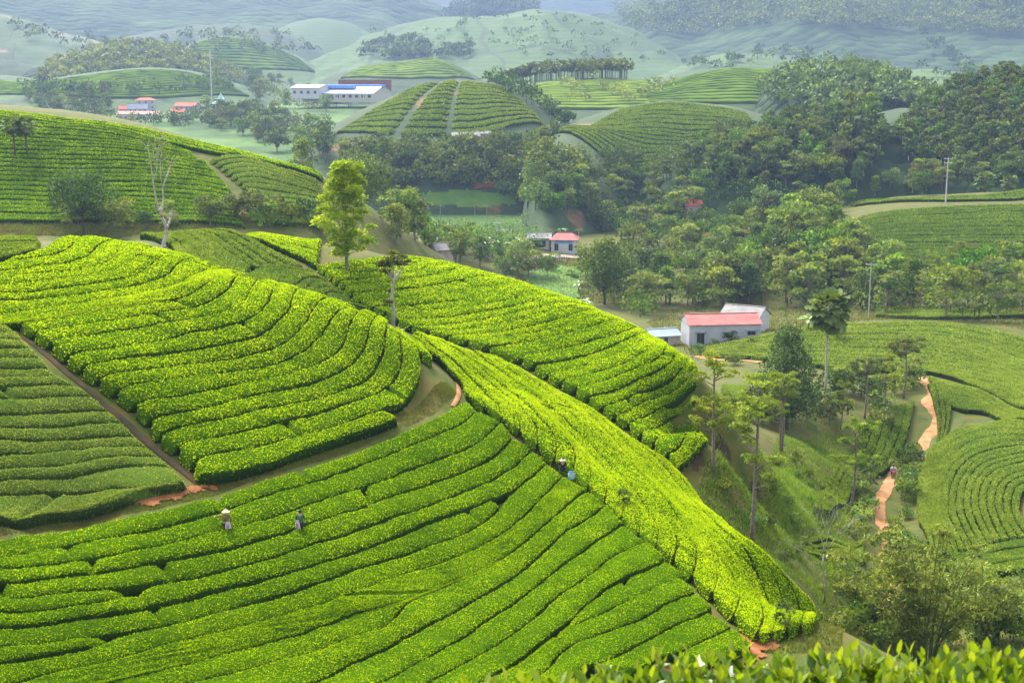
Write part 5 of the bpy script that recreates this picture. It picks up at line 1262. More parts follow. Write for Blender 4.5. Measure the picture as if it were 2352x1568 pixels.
drape('bare_earth', [(1330,1540),(1420,1495),(1500,1470),(1530,1500),(1640,1480),(1760,1455),(1790,1480),(1700,1540),(1400,1570)], M['red_soil'], .1, 55, 95, .14)
drape('bare_earth', [(1590,1075),(1640,1020),(1665,1000),(1660,1030),(1610,1085)], M['soil'], .06, 95, 125, .5)
# banks of rough grass as blades
def blades(name, poly, n, size, mat, label, y0, y1, seed, lo=.3):
    r = np.random.default_rng(seed); poly = np.array(poly, float); P = []
    u0, v0 = poly.min(0); u1, v1 = poly.max(0)
    C = np.array([hit(u, v, y0, y1, 0., H, .5) for u, v in poly]); x0, a0 = C.min(0); x1, a1 = C.max(0)
    X = r.uniform(x0, x1, n * 30); Y = r.uniform(a0, a1, n * 30); k = inpoly(X, Y, C); X, Y = X[k][:n], Y[k][:n]
    pt = vnoise(X * .35, Y * .35, 61); kk = pt > lo * r.random(len(X)) * 1.6; X, Y, pt = X[kk], Y[kk], pt[kk]
    D = unit(np.stack([r.normal(0, .5, len(X)), r.normal(0, .5, len(X)), np.ones(len(X))], 1))
    P = np.stack([X, Y, H(X, Y) - .02], 1); L = (size * r.uniform(.5, 1.5, len(X)))[:, None]; s2 = unit(np.cross(D, r.normal(size=D.shape))); T = np.repeat(np.clip(.25 + .6 * pt + r.normal(0, .15, len(X)), 0, 1), 3)
    V = np.stack([P + s2 * L * .13, P - s2 * L * .13, P + D * L], 1).reshape(-1, 3); F = np.arange(len(V)).reshape(-1, 3)
    return tag(obj(name, fast_mesh(name, V, [F], mat, T)), label, 'grass', kind='stuff')
M['grass_l'] = leaf_mat('grass_blades', [(0, (.08, .05, .018)), (.3, (.115, .1, .027)), (.6, (.1, .125, .02)), (1, (.15, .18, .03))], .25, .7, .1)
M['grass_b'] = leaf_mat('grass_bright', [(0, (.05, .09, .01)), (.5, (.11, .19, .016)), (1, (.17, .26, .03))], .35, .6, .2)
blades('grass', [(0,1190),(150,1185),(290,1150),(440,1115),(480,1095),(600,1075),(760,1020),(940,945),(1030,880),(1052,905),(960,970),(840,1022),(700,1068),(560,1112),(350,1172),(120,1216),(0,1230)], 42000, .13, M['grass_l'], 'rough brownish grass on the bank between the tea slopes', 60, 112, 1)
blades('grass', [(1480,1165),(1560,1085),(1640,1180),(1760,1280),(1870,1370),(1890,1400),(1960,1300),(1900,1180),(1720,1120),(1640,1090)], 26000, .26, M['grass_b'], 'tangled grass and creepers on the slope below the bright tea', 90, 150, 2)
blades('grass', [(1600,1110),(1720,1060),(1790,1000),(1920,970),(1960,1050),(1940,1160),(1960,1280),(1900,1330),(1800,1270),(1680,1170)], 26000, .34, M['grass_b'], 'bright green grass on the floor of the small valley', 100, 200, 3, .2)
blades('grass', [(1850,1400),(2050,1260),(2352,1240),(2400,1480),(1850,1500)], 15000, .3, M['grass_b'], 'grass and weeds round the bamboo', 80, 160, 4, .5)
blades('grass', [(0,515),(740,515),(745,545),(560,526),(340,534),(240,552),(110,540),(0,545)], 14000, .5, M['grass_l'], 'rough grass in the hollow below the left hillside', 150, 245, 5, .2)
blades('grass', [(1180,590),(1450,590),(1500,720),(1400,700),(1290,690),(1180,640)], 12000, .6, M['grass_l'], 'rough grass round the rice field', 200, 420, 6, .2)
blades('grass', [(1480,740),(1560,700),(2360,700),(2360,760),(2050,735),(1900,745),(1700,775),(1600,830),(1560,800)], 16000, .5, M['grass_l'], 'rough grass round the white house', 195, 330, 7, .2)
blades('grass', [(1745,1455),(1890,1402),(1960,1430),(1930,1500),(1760,1500)], 9000, .22, M['grass_l'], 'rough grass at the foot of the bright tea', 66, 110, 8, .1)
blades('grass', [(1590,1010),(1632,900),(1660,850),(1720,870),(1720,1000),(1660,1060)], 9000, .35, M['grass_b'], 'grass on the steep end of the bright slope', 100, 200, 9, .1)
# rice fields on the valley floor
M['rice'] = leaf_mat('rice', [(0, (.09, .2, .02)), (.5, (.15, .31, .03)), (1, (.22, .38, .05))], .3, .6, .1)
M['rice_sheet'] = plain_mat('rice_field', (.05, .11, .014), .9, (.085, .15, .024), .25, coord='World', bump=.3)
for q, yy in (([(1195,628),(1290,612),(1392,622),(1395,640),(1330,655),(1330,690),(1285,680),(1215,650)], 240), ([(965,446),(1060,438),(1185,452),(1190,472),(1100,478),(985,470)], 330), ([(580,250),(660,238),(700,248),(690,262),(600,272)], 450)):
    drape('rice_field', q, M['rice_sheet'], .25, yy, 1300, .8)
drape('bare_earth', [(1085,424),(1130,418),(1150,424),(1140,432),(1090,434)], M['red_soil'], .3, 400, 600, .4)
drape('bare_earth', [(2085,395),(2130,385),(2175,385),(2165,410),(2110,412)], M['red_soil'], .4, 395, 600, .8)
ribbon('clay_path', [(1175,600),(1240,590),(1330,591),(1400,596)], 3.5, M['verge'] if 0 else plain_mat('pale_road', (.25, .2, .13), .9, (.3, .25, .18), .4, coord='World'), .3, y0=250, y1=460)
# concrete slab at the head of the lane
mb = MB(); q = hit(925, 758, 118, 140, 0., H); zz = float(H(*q)); mb.box(-.9, .9, -.45, .45, -.1, .12); o = mb.build('concrete_slab', plain_mat('concrete', (.4, .38, .34), .9, (.5, .48, .43), 3)); o.location = (q[0], q[1], zz); tag(o, 'small pale concrete slab at the foot of the crooked tree', 'slab')
# ------------------------------------------------------------------ houses, factory, poles
M['wall_w'] = plain_mat('white_wall', (.36, .35, .34), .85, (.43, .42, .41), .8, bump=.05)
M['wall_g'] = plain_mat('grey_wall', (.27, .275, .285), .85, (.33, .335, .345), .7, bump=.05)
M['wall_y'] = plain_mat('cream_wall', (.35, .32, .25), .85, (.4, .37, .3), .8)
M['brick'] = plain_mat('old_wall', (.3, .24, .2), .9, (.42, .36, .3), 1.)
def corr(name, a, b, f=5.):
    """corrugated sheet: real colour, fine ribs as bump"""
    m, nt, out = _mat(name); p = N(nt, 'ShaderNodeBsdfPrincipled'); p.inputs['Roughness'].default_value = .8; p.inputs['Specular IOR Level'].default_value = .05
    nt.links.new(ramp(nt, noise(nt, .5, 5, .65), [(.35, a), (.7, b)]), p.inputs['Base Color'])
    tc = N(nt, 'ShaderNodeTexCoord'); w = N(nt, 'ShaderNodeTexWave'); w.inputs['Scale'].default_value = f * .3; nt.links.new(tc.outputs['Object'], w.inputs['Vector'])
    bp = N(nt, 'ShaderNodeBump'); bp.inputs['Strength'].default_value = .5; bp.inputs['Distance'].default_value = .05
    nt.links.new(w.outputs['Fac'], bp.inputs['Height']); nt.links.new(bp.outputs[0], p.inputs['Normal']); nt.links.new(p.outputs[0], out.inputs['Surface'])
    return m
M['roof_pink'] = corr('roof_pink', (.24, .09, .08), (.31, .14, .12)); M['roof_red'] = corr('roof_red', (.36, .08, .05), (.46, .14, .1)); M['roof_grey'] = corr('roof_grey', (.15, .145, .14), (.24, .23, .215))
M['roof_blue'] = corr('roof_blue', (.1, .2, .45), (.16, .28, .55)); M['roof_white'] = corr('roof_white', (.3, .35, .42), (.38, .42, .47)); M['roof_teal'] = corr('roof_teal', (.2, .25, .26), (.26, .3, .31)); M['roof_slate'] = corr('roof_slate', (.14, .16, .2), (.22, .24, .28))
M['roof_salmon'] = corr('roof_salmon', (.36, .17, .135), (.42, .24, .19)); M['spire'] = corr('spire_green', (.25, .45, .35), (.35, .55, .42))
M['glass'] = plain_mat('dark_window', (.02, .022, .025), .25, spec=.5); M['frame'] = plain_mat('window_frame', (.3, .3, .3), .6)
M['concrete'] = plain_mat('concrete_pole', (.28, .27, .25), .9, (.38, .37, .34), 2); M['steel'] = plain_mat('galvanised_steel', (.35, .36, .38), .5, (.45, .46, .48), 3, metal=.3); M['wood'] = plain_mat('weathered_wood', (.12, .09, .06), .9, (.2, .16, .11), 3)
def house(name, px, L, D, eave, ridge, wall, roof, label, rot=0., wins=(), Y=None, side_wins=0, over=.5, gable=True, storeys=1, base=None, cat='house', pil=0, hip=False, axis='x'):
    """gabled house: ridge along local x, front faces -y"""
    p = W(px[0], px[1], Y); z = (float(HA(p[0], p[1])) if base is None else base) - .15
    e = obj(name, None, None, (p[0], p[1], z), rot)
    m = MB(); m.box(-L / 2, L / 2, -D / 2, D / 2, -1.5, eave)
    if gable and not hip:
        for s in (-1, 1):
            x0, x1 = (s * L / 2 - .1, s * L / 2 + .1)
            m.add([(x0, -D / 2, eave), (x0, D / 2, eave), (x0, 0, ridge), (x1, -D / 2, eave), (x1, D / 2, eave), (x1, 0, ridge)], [(0, 1, 2), (5, 4, 3), (0, 3, 4, 1), (1, 4, 5, 2), (2, 5, 3, 0)])
    m.build('wall', M[wall], e)
    for s in (-1, 1):
        t = .12; m = MB(); yo = s * (D / 2 + over); sl = (ridge - eave) / (D / 2); ze = eave - over * sl
        hx = (L / 2 + over) - (D * .35 if hip else 0); xo = L / 2 + over
        V = [(-xo, yo, ze), (xo, yo, ze), (hx, 0, ridge), (-hx, 0, ridge)]
        V = V + [(a, b, c_ + t) for a, b, c_ in V]
        m.add(V, [(3, 2, 1, 0), (4, 5, 6, 7), (0, 1, 5, 4), (1, 2, 6, 5), (2, 3, 7, 6), (3, 0, 4, 7)])
        m.build('roof_slope', M[roof], e)
    if hip:
        for s in (-1, 1):
            m = MB(); hx = L / 2 + over - D * .35; xo = L / 2 + over; ze = eave - over * (ridge - eave) / (D / 2); yo = D / 2 + over
            m.add([(s * xo, -yo, ze), (s * xo, yo, ze), (s * hx, 0, ridge), (s * xo, -yo, ze + .12), (s * xo, yo, ze + .12), (s * hx, 0, ridge + .12)], [(0, 1, 2), (5, 4, 3), (0, 3, 4, 1), (1, 4, 5, 2), (2, 5, 3, 0)]); m.build('roof_slope', M[roof], e)
    m = MB(); m.box(-L / 2 - over + (D * .35 if hip else 0), L / 2 + over - (D * .35 if hip else 0), -.15, .15, ridge + .05, ridge + .2); m.build('ridge_cap', M[roof], e)
    for k in range(pil + 1 if pil else 0):
        m = MB(); x = -L / 2 + .15 + (L - .3) * k / pil; m.box(x - .12, x + .12, -D / 2 - .08, -D / 2 + .01, -1.4, eave - .05); m.build('pilaster', M[wall], e)
    for (x, zc, w, h, can) in wins:
        m = MB(); yf = -D / 2
        m.box(x - w / 2, x + w / 2, yf - .04, yf + .05, zc - h / 2, zc + h / 2); wo_ = m.build('window', M['frame'], e)
        for s in (-1, 1):
            m = MB(); m.box(x + (0.02 if s > 0 else -w / 2 + .06), x + (w / 2 - .06 if s > 0 else -.02), yf - .07, yf - .03, zc - h / 2 + .06, zc + h / 2 - .06); m.build('pane', M['glass'], wo_)
        if can: m = MB(); m.box(x - w / 2 - .3, x + w / 2 + .3, yf - .55, yf + .05, zc + h / 2 + .1, zc + h / 2 + .2); m.build('canopy', M['roof_slate'], wo_)
    for k in range(side_wins):
        m = MB(); yy = -D / 2 + D * (k + .5) / side_wins; m.box(-L / 2 - .05, -L / 2 + .04, yy - .45, yy + .45, eave * .35, eave * .7); m.build('window', M['glass'], e)
    return tag(e, label, cat)
house('house', (1655,745), 13.5, 7, 3.9, 5.3, 'wall_g', 'roof_pink', 'white house with pink metal roof at the edge of the valley wood', R(6), [(-4.6, 1.3, 1.5, 2.2, 1), (.6, 1.9, 1.7, 1., 1), (5, 2.2, 1.6, .8, 1)], Y=262, over=.25, pil=4)
house('house', (1712,722), 7.5, 6.5, 4., 5.6, 'wall_w', 'roof_grey', 'white gabled building with grey roof behind the pink-roofed house', R(-30), [(1, 2, 1.4, 1.2, 1)], Y=274, over=.4)
house('shed', (1520,757), 5.2, 4, 2.2, 3.0, 'brick', 'roof_teal', 'low shed with pale teal sheet roof left of the pink-roofed house', R(18), [(0, 1.1, .8, 1.4, 0)], Y=262, cat='shed')
hr_ = house('house', (1297,560), 7, 6, 3.8, 5.2, 'wall_w', 'roof_pink', 'house with pale red hipped roof and blue sign among valley trees', R(-8), [(-2, 1.6, 1.2, 2, 0), (2, 1.6, 1.2, 2, 0)], Y=398, over=.6, hip=True)
m = MB(); m.box(-2.4, 2.4, -3.16, -3.06, 2.75, 3.6); m.build('sign_board', plain_mat('blue_sign', (.06, .2, .35), .6, (.12, .3, .45), .8), hr_)
house('shed', (1240,562), 6, 5, 3, 4, 'brick', 'roof_grey', 'dark open-fronted shed left of the red-roofed house', R(-8), [(0, 1.3, 4, 2, 0)], Y=400, cat='shed')
# white balustrade and wall
e = obj('balustrade', None, None, tuple(np.array((*W(1262, 575, 385)[:2], float(HA(*W(1262, 575, 385)[:2]))))), R(-6)); m = MB(); m.box(-4.5, 4.5, -.08, .08, .95, 1.1); m.build('rail', M['wall_w'], e)
for k in range(19):
    m = MB(); m.lathe([(.05, 0), (.09, .25), (.05, .5), (.08, .8), (.05, .95)], 6, -4.4 + k * .49, 0); m.build('baluster', M['wall_w'], e)
tag(e, 'pale balustrade in front of the red-roofed house', 'balustrade')
house('house', (1690,488), 6, 6, 3.4, 5.0, 'wall_w', 'roof_red', 'house with orange-red roof and white gable in the wood at right', R(60), Y=395, over=.5)
house('house', (1640,486), 5, 4, 3, 4.2, 'wall_w', 'roof_red', 'low red-roofed wing beside the white-gabled house', R(8), Y=398)
house('house', (1592,375), 5, 5, 3, 4.6, 'brick', 'roof_red', 'small red roof half hidden at the top of the wood', R(10), Y=455)
house('house', (1070,312), 10, 6, 3, 4.2, 'wall_g', 'roof_grey', 'weathered grey-roofed farmhouse under the round hill', R(5), [(-2, 1.3, 2.4, 1.8, 0), (2.5, 1.3, 2, 1.6, 0)], Y=545)
house('shed', (1110,303), 5, 4, 2.4, 3.2, 'brick', 'roof_grey', 'small annexe at the right of the grey-roofed farmhouse', R(12), Y=548, cat='shed')
house('shed', (1158,432), 4.6, 4, 2.6, 3.4, 'brick', 'roof_grey', 'small grey-roofed hut at the back of the rice field', R(-10), [(0, 1.2, 1.4, 1.4, 0)], Y=455, cat='shed')
house('house', (903,402), 8, 5, 3, 4.2, 'brick', 'roof_red', 'low house with dull red roof behind the dark spreading tree', R(-4), [(-1.5, 1.4, 1, 1.2, 0)], Y=440)
house('shed', (880,394), 6, 5, 3.2, 4, 'wall_g', 'roof_slate', 'dark sheet-roofed barn left of the dull red roof', R(6), Y=446, cat='shed')
house('shed', (1022,545), 5, 4, 2.4, 3.4, 'brick', 'roof_grey', 'old grey roof in the trees past the bright slope', R(25), Y=290, cat='shed')
house('shed', (655,340), 9, 5, 2.6, 3.2, 'wall_g', 'roof_slate', 'low flat grey building below the town', R(3), Y=420, cat='shed')
# town on the far side
ty = 930
def wins(L, zs, n, w=.9, h=1.2): return [(-L / 2 + L * (k + .5) / n, z, w, h, 0) for z in zs for k in range(n)]
house('house', (336,262), 12, 9, 9.6, 11, 'wall_g', 'roof_red', 'tall pale town house with flat red roof', R(14), wins(12, (2, 5.2, 8.3), 3), Y=ty, hip=True)
house('house', (318,268), 12, 8, 5.2, 8.2, 'wall_w', 'roof_slate', 'white town house with slate-grey roof and blue windows', R(10), wins(12, (1.6, 4), 4), Y=ty - 20)
house('house', (322,290), 25, 9, 4, 5.6, 'wall_y', 'roof_salmon', 'long town building with salmon roof at the left', R(-2), wins(25, (2,), 7), Y=ty - 50)
house('house', (288,258), 8, 7, 4, 6, 'brick', 'roof_red', 'red-roofed house at the left end of the town', R(20), wins(8, (2,), 2), Y=ty)
house('house', (430,250), 14, 9, 6, 8, 'wall_g', 'roof_red', 'grey-fronted town house with red roof and white gable', R(-14), wins(14, (1.8, 4.6), 4), Y=ty)
house('house', (408,258), 8, 7, 3, 4.6, 'brick', 'roof_red', 'small red-roofed house in front of the grey-fronted one', R(12), wins(8, (1.6,), 2), Y=ty - 15)
house('villa', (512,244), 12, 8, 7, 9, 'wall_w', 'roof_white', 'white villa beside the mast', R(-10), wins(12, (1.8, 5), 3), Y=ty)
e = house('villa_tower', (508,240), 4.4, 4.4, 10.5, 11, 'wall_w', 'roof_white', 'white villa tower with small green spire', R(-10), wins(4.4, (5, 8.5), 1), Y=ty - 6, cat='tower')
m = MB(); m.add([(-1.6, -1.6, 11), (1.6, -1.6, 11), (1.6, 1.6, 11), (-1.6, 1.6, 11), (0, 0, 14.5)], [(0, 1, 4), (1, 2, 4), (2, 3, 4), (3, 0, 4), (3, 2, 1, 0)]); m.build('spire', M['spire'], e)
house('house', (592,234), 10, 8, 3.2, 5, 'wall_w', 'roof_blue', 'low house with blue roof right of the mast', R(4), wins(10, (1.6,), 3), Y=ty)
house('house', (575,232), 8, 7, 3.4, 4.6, 'wall_w', 'roof_salmon', 'pink-roofed house just left of the blue-roofed one', R(4), wins(8, (1.6,), 2), Y=ty + 15)
house('house', (600,298), 8, 5, 2.8, 4, 'wall_w', 'roof_blue', 'small blue-roofed house below the town', R(0), Y=650)
# factory
fz = W(800, 222, 1010)[2] - 2
e = house('factory', (800,222), 50, 60, 4.5, 9, 'wall_y', 'roof_white', 'big factory with pale blue-white roof and blue ridge vents', R(-8), wins(50, (2.6,), 11, 2.2, 2.), Y=1030, base=fz, over=.6, cat='factory')
for k, (x0, x1, yy) in enumerate(((-25, 8, -12), (-26, 26, 2))):
    m = MB(); m.box(x0, x1, yy - 4, yy + 4, 7.6, 9.9); m.build('ridge_vent', M['roof_blue'], e)
for k in range(9):
    m = MB(); x = -25 + k * 6.2; m.box(x - .35, x + .35, -30.2, -29.9, 0, 4.3); m.build('pillar', M['wall_w'], e)
house('factory', (715,212), 20, 26, 6, 8, 'wall_w', 'roof_white', 'smaller white factory shed at the left of the big one', R(-12), wins(20, (3,), 4, 2, 2), Y=1010, base=W(715,214,1010)[2] - 2, cat='factory')
m = MB(); q = W(838, 188, 1090); m.box(-20, 20, -1.5, 1.5, -9, 1.5); o = m.build('earth_cutting', M['red_soil']); o.location = tuple(q); o.rotation_euler[2] = R(-4); tag(o, kind='structure')
# mast
q = W(487, 242, 900); z = float(HA(q[0], q[1])); e = obj('mast', None, None, (q[0], q[1], z)); hm = (244 - 100) * 900 / FPX
m = MB(); m.tube([(0, 0, 0), (0, 0, hm * .5), (0, 0, hm)], [.42, .34, .26], 8); m.build('pole', M['steel'], e)
for a in (0, 2.1, 4.2):
    m = MB(); x, y = .62 * math.cos(a), .62 * math.sin(a); m.box(x - .2, x + .2, y - .15, y + .15, hm - 2.6, hm + 1.2); m.build('antenna_panel', M['wall_w'], e)
tag(e, 'tall thin telecom mast with panels above the town', 'mast')
# poles and wires
def pole(u, v, Y, h, label, arms=2, mat='concrete', r0=.16, cat='pole'):
    q = W(u, v, Y); z = float(HA(q[0], q[1])); e = obj('utility_pole', None, None, (q[0], q[1], z - .1)); m = MB(); m.tube([(0, 0, 0), (0, 0, h * .5), (0, 0, h)], [r0 * 1.25, r0, r0 * .75], 8); m.build('post', M[mat], e)
    for k in range(arms):
        m = MB(); zz = h - .35 - k * 1.1; m.box(-1.1, 1.1, -.16, -.04, zz - .06, zz + .06); a = m.build('crossarm', M['steel'], e)
        for x in (-1, 0, 1):
            m = MB(); m.lathe([(.04, zz + .06), (.08, zz + .14), (.05, zz + .22), (.07, zz + .28), (.02, zz + .34)], 6, x, -.1); m.build('insulator', M['brick'], a)
    return tag(e, label, cat, 'utility poles'), np.array((q[0], q[1], z + h - .1))
_, pA = pole(2172, 466, 376, 12.3, 'dark utility pole on the crest of the right hillside')
_, pB = pole(1995, 725, 285, 11.5, 'pale concrete pole in the trees left of the right hillside', 1, r0=.1)
_, pC = pole(1142, 470, 400, 6.5, 'thin pole beside the far rice field', 1, r0=.1)
_, pD = pole(1247, 640, 300, 5, 'thin post in the near rice field', 0, 'wood', .05)
pE = np.array((330., 560., float(HA(330, 560)) + 12))
for k, off in enumerate((-1., 0., 1.)):
    t = np.linspace(0, 1, 16)[:, None]; a = pA + (off, 0, -.3); b = pE + (off, 0, 0); pts = a + (b - a) * t; pts[:, 2:] -= 6 * (t * (1 - t)) * 1.2
    m = MB(); m.tube(pts, .02, 4); tag(m.build('power_line', M['bark_dark']), ['left', 'middle', 'right'][k] + ' power line running from the hillside pole to the right', 'cable', 'power lines')
# wooden fence at the lower right, garden fence by the rice field
def fence(pts, n, label, y0, y1, h=1.0, mat='wood'):
    P = [hit(u, v, y0, y1, 0., HA, .5) for u, v in pts]; P = resample(np.array(P), n); e = obj('fence', None, None, (P[0][0], P[0][1], float(HA(*P[0])))); o_ = np.array(e.location)
    Z = [float(HA(*p_)) for p_ in P]
    for p_, z in zip(P, Z):
        m = MB(); m.tube([(p_[0] - o_[0], p_[1] - o_[1], z - .2 - o_[2]), (p_[0] - o_[0] + random.uniform(-.05, .05), p_[1] - o_[1], z + h * random.uniform(.85, 1.15) - o_[2])], .035, 5); m.build('post', M[mat], e)
    for f in (.35, .62, .88):
        m = MB(); m.tube([(p_[0] - o_[0], p_[1] - o_[1], z + f * h + random.uniform(-.04, .04) - o_[2]) for p_, z in zip(P, Z)], .02, 5); m.build('rail', M[mat], e)
    tag(e, label, 'fence')
fence([(2240,1372),(2300,1362),(2400,1350)], 16, 'rough stick fence at the lower right edge', 90, 140)
fence([(1288,660),(1300,664),(1345,662),(1352,655)], 14, 'low dark net fence round a garden bed beside the rice field', 240, 420, .9, 'bark_dark')
# ------------------------------------------------------------------ people
M['skin'] = plain_mat('skin', (.38, .22, .14), .6); M['hair'] = plain_mat('hair', (.012, .01, .009), .5); M['straw'] = plain_mat('straw_hat', (.38, .32, .22), .8, (.44, .38, .28), 8)
M['olive'] = plain_mat('olive_cloth', (.11, .085, .035), .9, (.16, .12, .05), 5, bump=.2); M['green_c'] = plain_mat('green_cloth', (.03, .09, .05), .9, (.05, .13, .07), 5, bump=.2); M['dark_c'] = plain_mat('dark_cloth', (.02, .02, .025), .9, (.04, .04, .045), 5)
M['sackw'] = plain_mat('white_sack', (.36, .34, .33), .7, (.45, .43, .42), 4, bump=.3); M['print'] = plain_mat('sack_print', (.55, .1, .07), .7); M['print_b'] = plain_mat('sack_print_blue', (.08, .1, .25), .7); M['blue_bag'] = plain_mat('blue_bag', (.2, .34, .39), .5, (.28, .41, .45), 5, bump=.4)
M['white_c'] = plain_mat('pale_cloth', (.5, .5, .52), .9, (.6, .6, .62), 4); M['red_p'] = plain_mat('red_paint', (.55, .02, .03), .3, spec=.5); M['tyre'] = plain_mat('tyre', (.02, .02, .02), .8); M['chrome'] = plain_mat('bike_metal', (.4, .4, .42), .35, metal=.8)
def skinned(name, verts, edges, rad, mat, parent, root=0, sub=1):
    me = bpy.data.meshes.new(name); me.from_pydata([tuple(v) for v in verts], edges, []); o = obj(name, me, parent)
    sm = o.modifiers.new('skin', 'SKIN'); sm.use_smooth_shade = True
    for i, sv in enumerate(me.skin_vertices[0].data):
        r_ = rad[i]; sv.radius = (r_, r_) if np.isscalar(r_) else r_; sv.use_root = (i == root)
    ss = o.modifiers.new('subsurf', 'SUBSURF'); ss.levels = sub; ss.render_levels = sub
    me.materials.append(mat); return o
def hand(parent, p, d, up=(0, 0, 1)):
    """palm and five bent fingers from the wrist p along d"""
    p = np.array(p, float); d = unit(np.array(d, float)); s_ = unit(np.cross(d, up)); n_ = np.cross(s_, d); m = MB()
    m.tube([p - d * .01, p + d * .045, p + d * .085], [.026, .04, .036], 8)
    for k, L in enumerate((.062, .075, .08, .074)):
        b = p + d * .08 + s_ * (-.032 + .021 * k); m.tube([b, b + d * L * .5 - n_ * .008, b + d * L * .9 - n_ * .03], [.0095, .009, .007], 6)
    b = p + d * .03 + s_ * -.036; m.tube([b, b + d * .03 - s_ * .03, b + d * .062 - s_ * .036 - n_ * .015], [.012, .011, .008], 6)
    return m.build('hand', M['skin'], parent, smooth=True)
def person(u, v, Y, label, jacket, trousers, pose, rot=0., z=None, hat=False, scale=1.):
    q = W(u, v, Y); z = float(HA(q[0], q[1])) if z is None else z
    e = obj('person', None, None, (q[0], q[1], z), rot, scale)
    J = pose
    names = list(J); idx = {n: i for i, n in enumerate(names)}
    B = [('pelvis', 'chest'), ('chest', 'neck'), ('neck', 'jaw'), ('jaw', 'crown'), ('chest', 'shL'), ('shL', 'elL'), ('elL', 'wrL'), ('chest', 'shR'), ('shR', 'elR'), ('elR', 'wrR'), ('pelvis', 'hipL'), ('hipL', 'knL'), ('knL', 'anL'), ('anL', 'toL'), ('pelvis', 'hipR'), ('hipR', 'knR'), ('knR', 'anR'), ('anR', 'toR')]
    rad = dict(pelvis=.12, chest=.13, neck=.055, jaw=.078, crown=.085, shL=.06, shR=.06, elL=.042, elR=.042, wrL=.028, wrR=.028, hipL=.085, hipR=.085, knL=.058, knR=.058, anL=.04, anR=.04, toL=.035, toR=.035)
    skinned('body', [J[n] for n in names], [(idx[a], idx[b]) for a, b in B], [rad[n] for n in names], M['skin'], e, idx['pelvis'])
    def sub_(name, keys, bones, k, mat):
        ii = {n: i for i, n in enumerate(keys)}
        skinned(name, [J[n] for n in keys], [(ii[a], ii[b]) for a, b in bones], [rad[n] * k if n not in ('chest', 'pelvis') else (rad[n] * 1.5, rad[n] * 1.36) for n in keys], mat, e, 0)
    sub_('jacket', ['chest', 'pelvis', 'shL', 'elL', 'wrL', 'shR', 'elR', 'wrR'], [('pelvis', 'chest'), ('chest', 'shL'), ('shL', 'elL'), ('elL', 'wrL'), ('chest', 'shR'), ('shR', 'elR'), ('elR', 'wrR')], 1.35, jacket)
    sub_('trousers', ['pelvis', 'hipL', 'knL', 'anL', 'hipR', 'knR', 'anR'], [('pelvis', 'hipL'), ('hipL', 'knL'), ('knL', 'anL'), ('pelvis', 'hipR'), ('hipR', 'knR'), ('knR', 'anR')], 1.25, trousers)
    for s in 'LR':
        hand(e, J['wr' + s], np.array(J['wr' + s]) - np.array(J['el' + s]))
        m = MB(); a, t = np.array(J['an' + s]), np.array(J['to' + s]); m.tube([a + (0, .04, -.03), a + (0, 0, -.04), (a + t) / 2 - (0, 0, .01), t + unit(t - a) * .04], [.045, .05, .048, .03], 7); m.build('shoe', M['dark_c'], e, smooth=True)
    c_ = (np.array(J['crown']) + np.array(J['jaw'])) / 2; f = np.array(J.get('face', (0, -1, 0)), float) if False else np.array((0, -1., 0)) if 'faceback' not in pose else np.array((0, 1., 0))
    s2 = np.array((1., 0, 0))
    m = MB(); m.tube([c_ + f * .085 + (0, 0, .02), c_ + f * .112 - (0, 0, .018), c_ + f * .09 - (0, 0, .03)], [.008, .015, .008], 6); m.build('nose', M['skin'], e, smooth=True)
    for s in (-1, 1):
        m = MB(); m.lathe([(.002, -.008), (.01, 0), (.002, .008)], 6); o = m.build('eye', M['hair'], e); o.location = tuple(c_ + f * .088 + s2 * s * .032 + (0, 0, .022))
        m = MB(); m.tube([c_ + s2 * s * .085 + (0, 0, .02), c_ + s2 * s * .1, c_ + s2 * s * .088 - (0, 0, .028)], [.012, .016, .01], 6); m.build('ear', M['skin'], e, smooth=True)
    m = MB(); m.tube([c_ + f * .088 - s2 * .022 - (0, 0, .05), c_ + f * .094 - (0, 0, .052), c_ + f * .088 + s2 * .022 - (0, 0, .05)], [.004, .008, .004], 5); m.build('mouth', plain_mat('lips', (.3, .12, .09), .6), e)
    m = MB(); hb = np.array(J['crown']); m.lathe([(.098, -.07), (.112, -.01), (.104, .05), (.07, .095), (.01, .115)], 12); o = m.build('hair', M['hair'], e, smooth=True); o.location = tuple(hb - f * .018 + (0, 0, -.01))
    return tag(e, label, 'person')
STAND = dict(pelvis=(0, 0, .92), chest=(0, -.02, 1.28), neck=(0, -.02, 1.44), jaw=(0, -.03, 1.52), crown=(0, -.02, 1.6), shL=(-.18, -.02, 1.38), elL=(-.25, -.1, 1.12), wrL=(-.2, -.3, 1.0), shR=(.18, -.02, 1.38), elR=(.25, -.08, 1.12), wrR=(.18, -.3, 1.02),
             hipL=(-.09, 0, .86), knL=(-.1, -.03, .48), anL=(-.1, .02, .08), toL=(-.11, -.13, .04), hipR=(.09, 0, .86), knR=(.1, -.02, .48), anR=(.1, .02, .08), toR=(.11, -.13, .04))
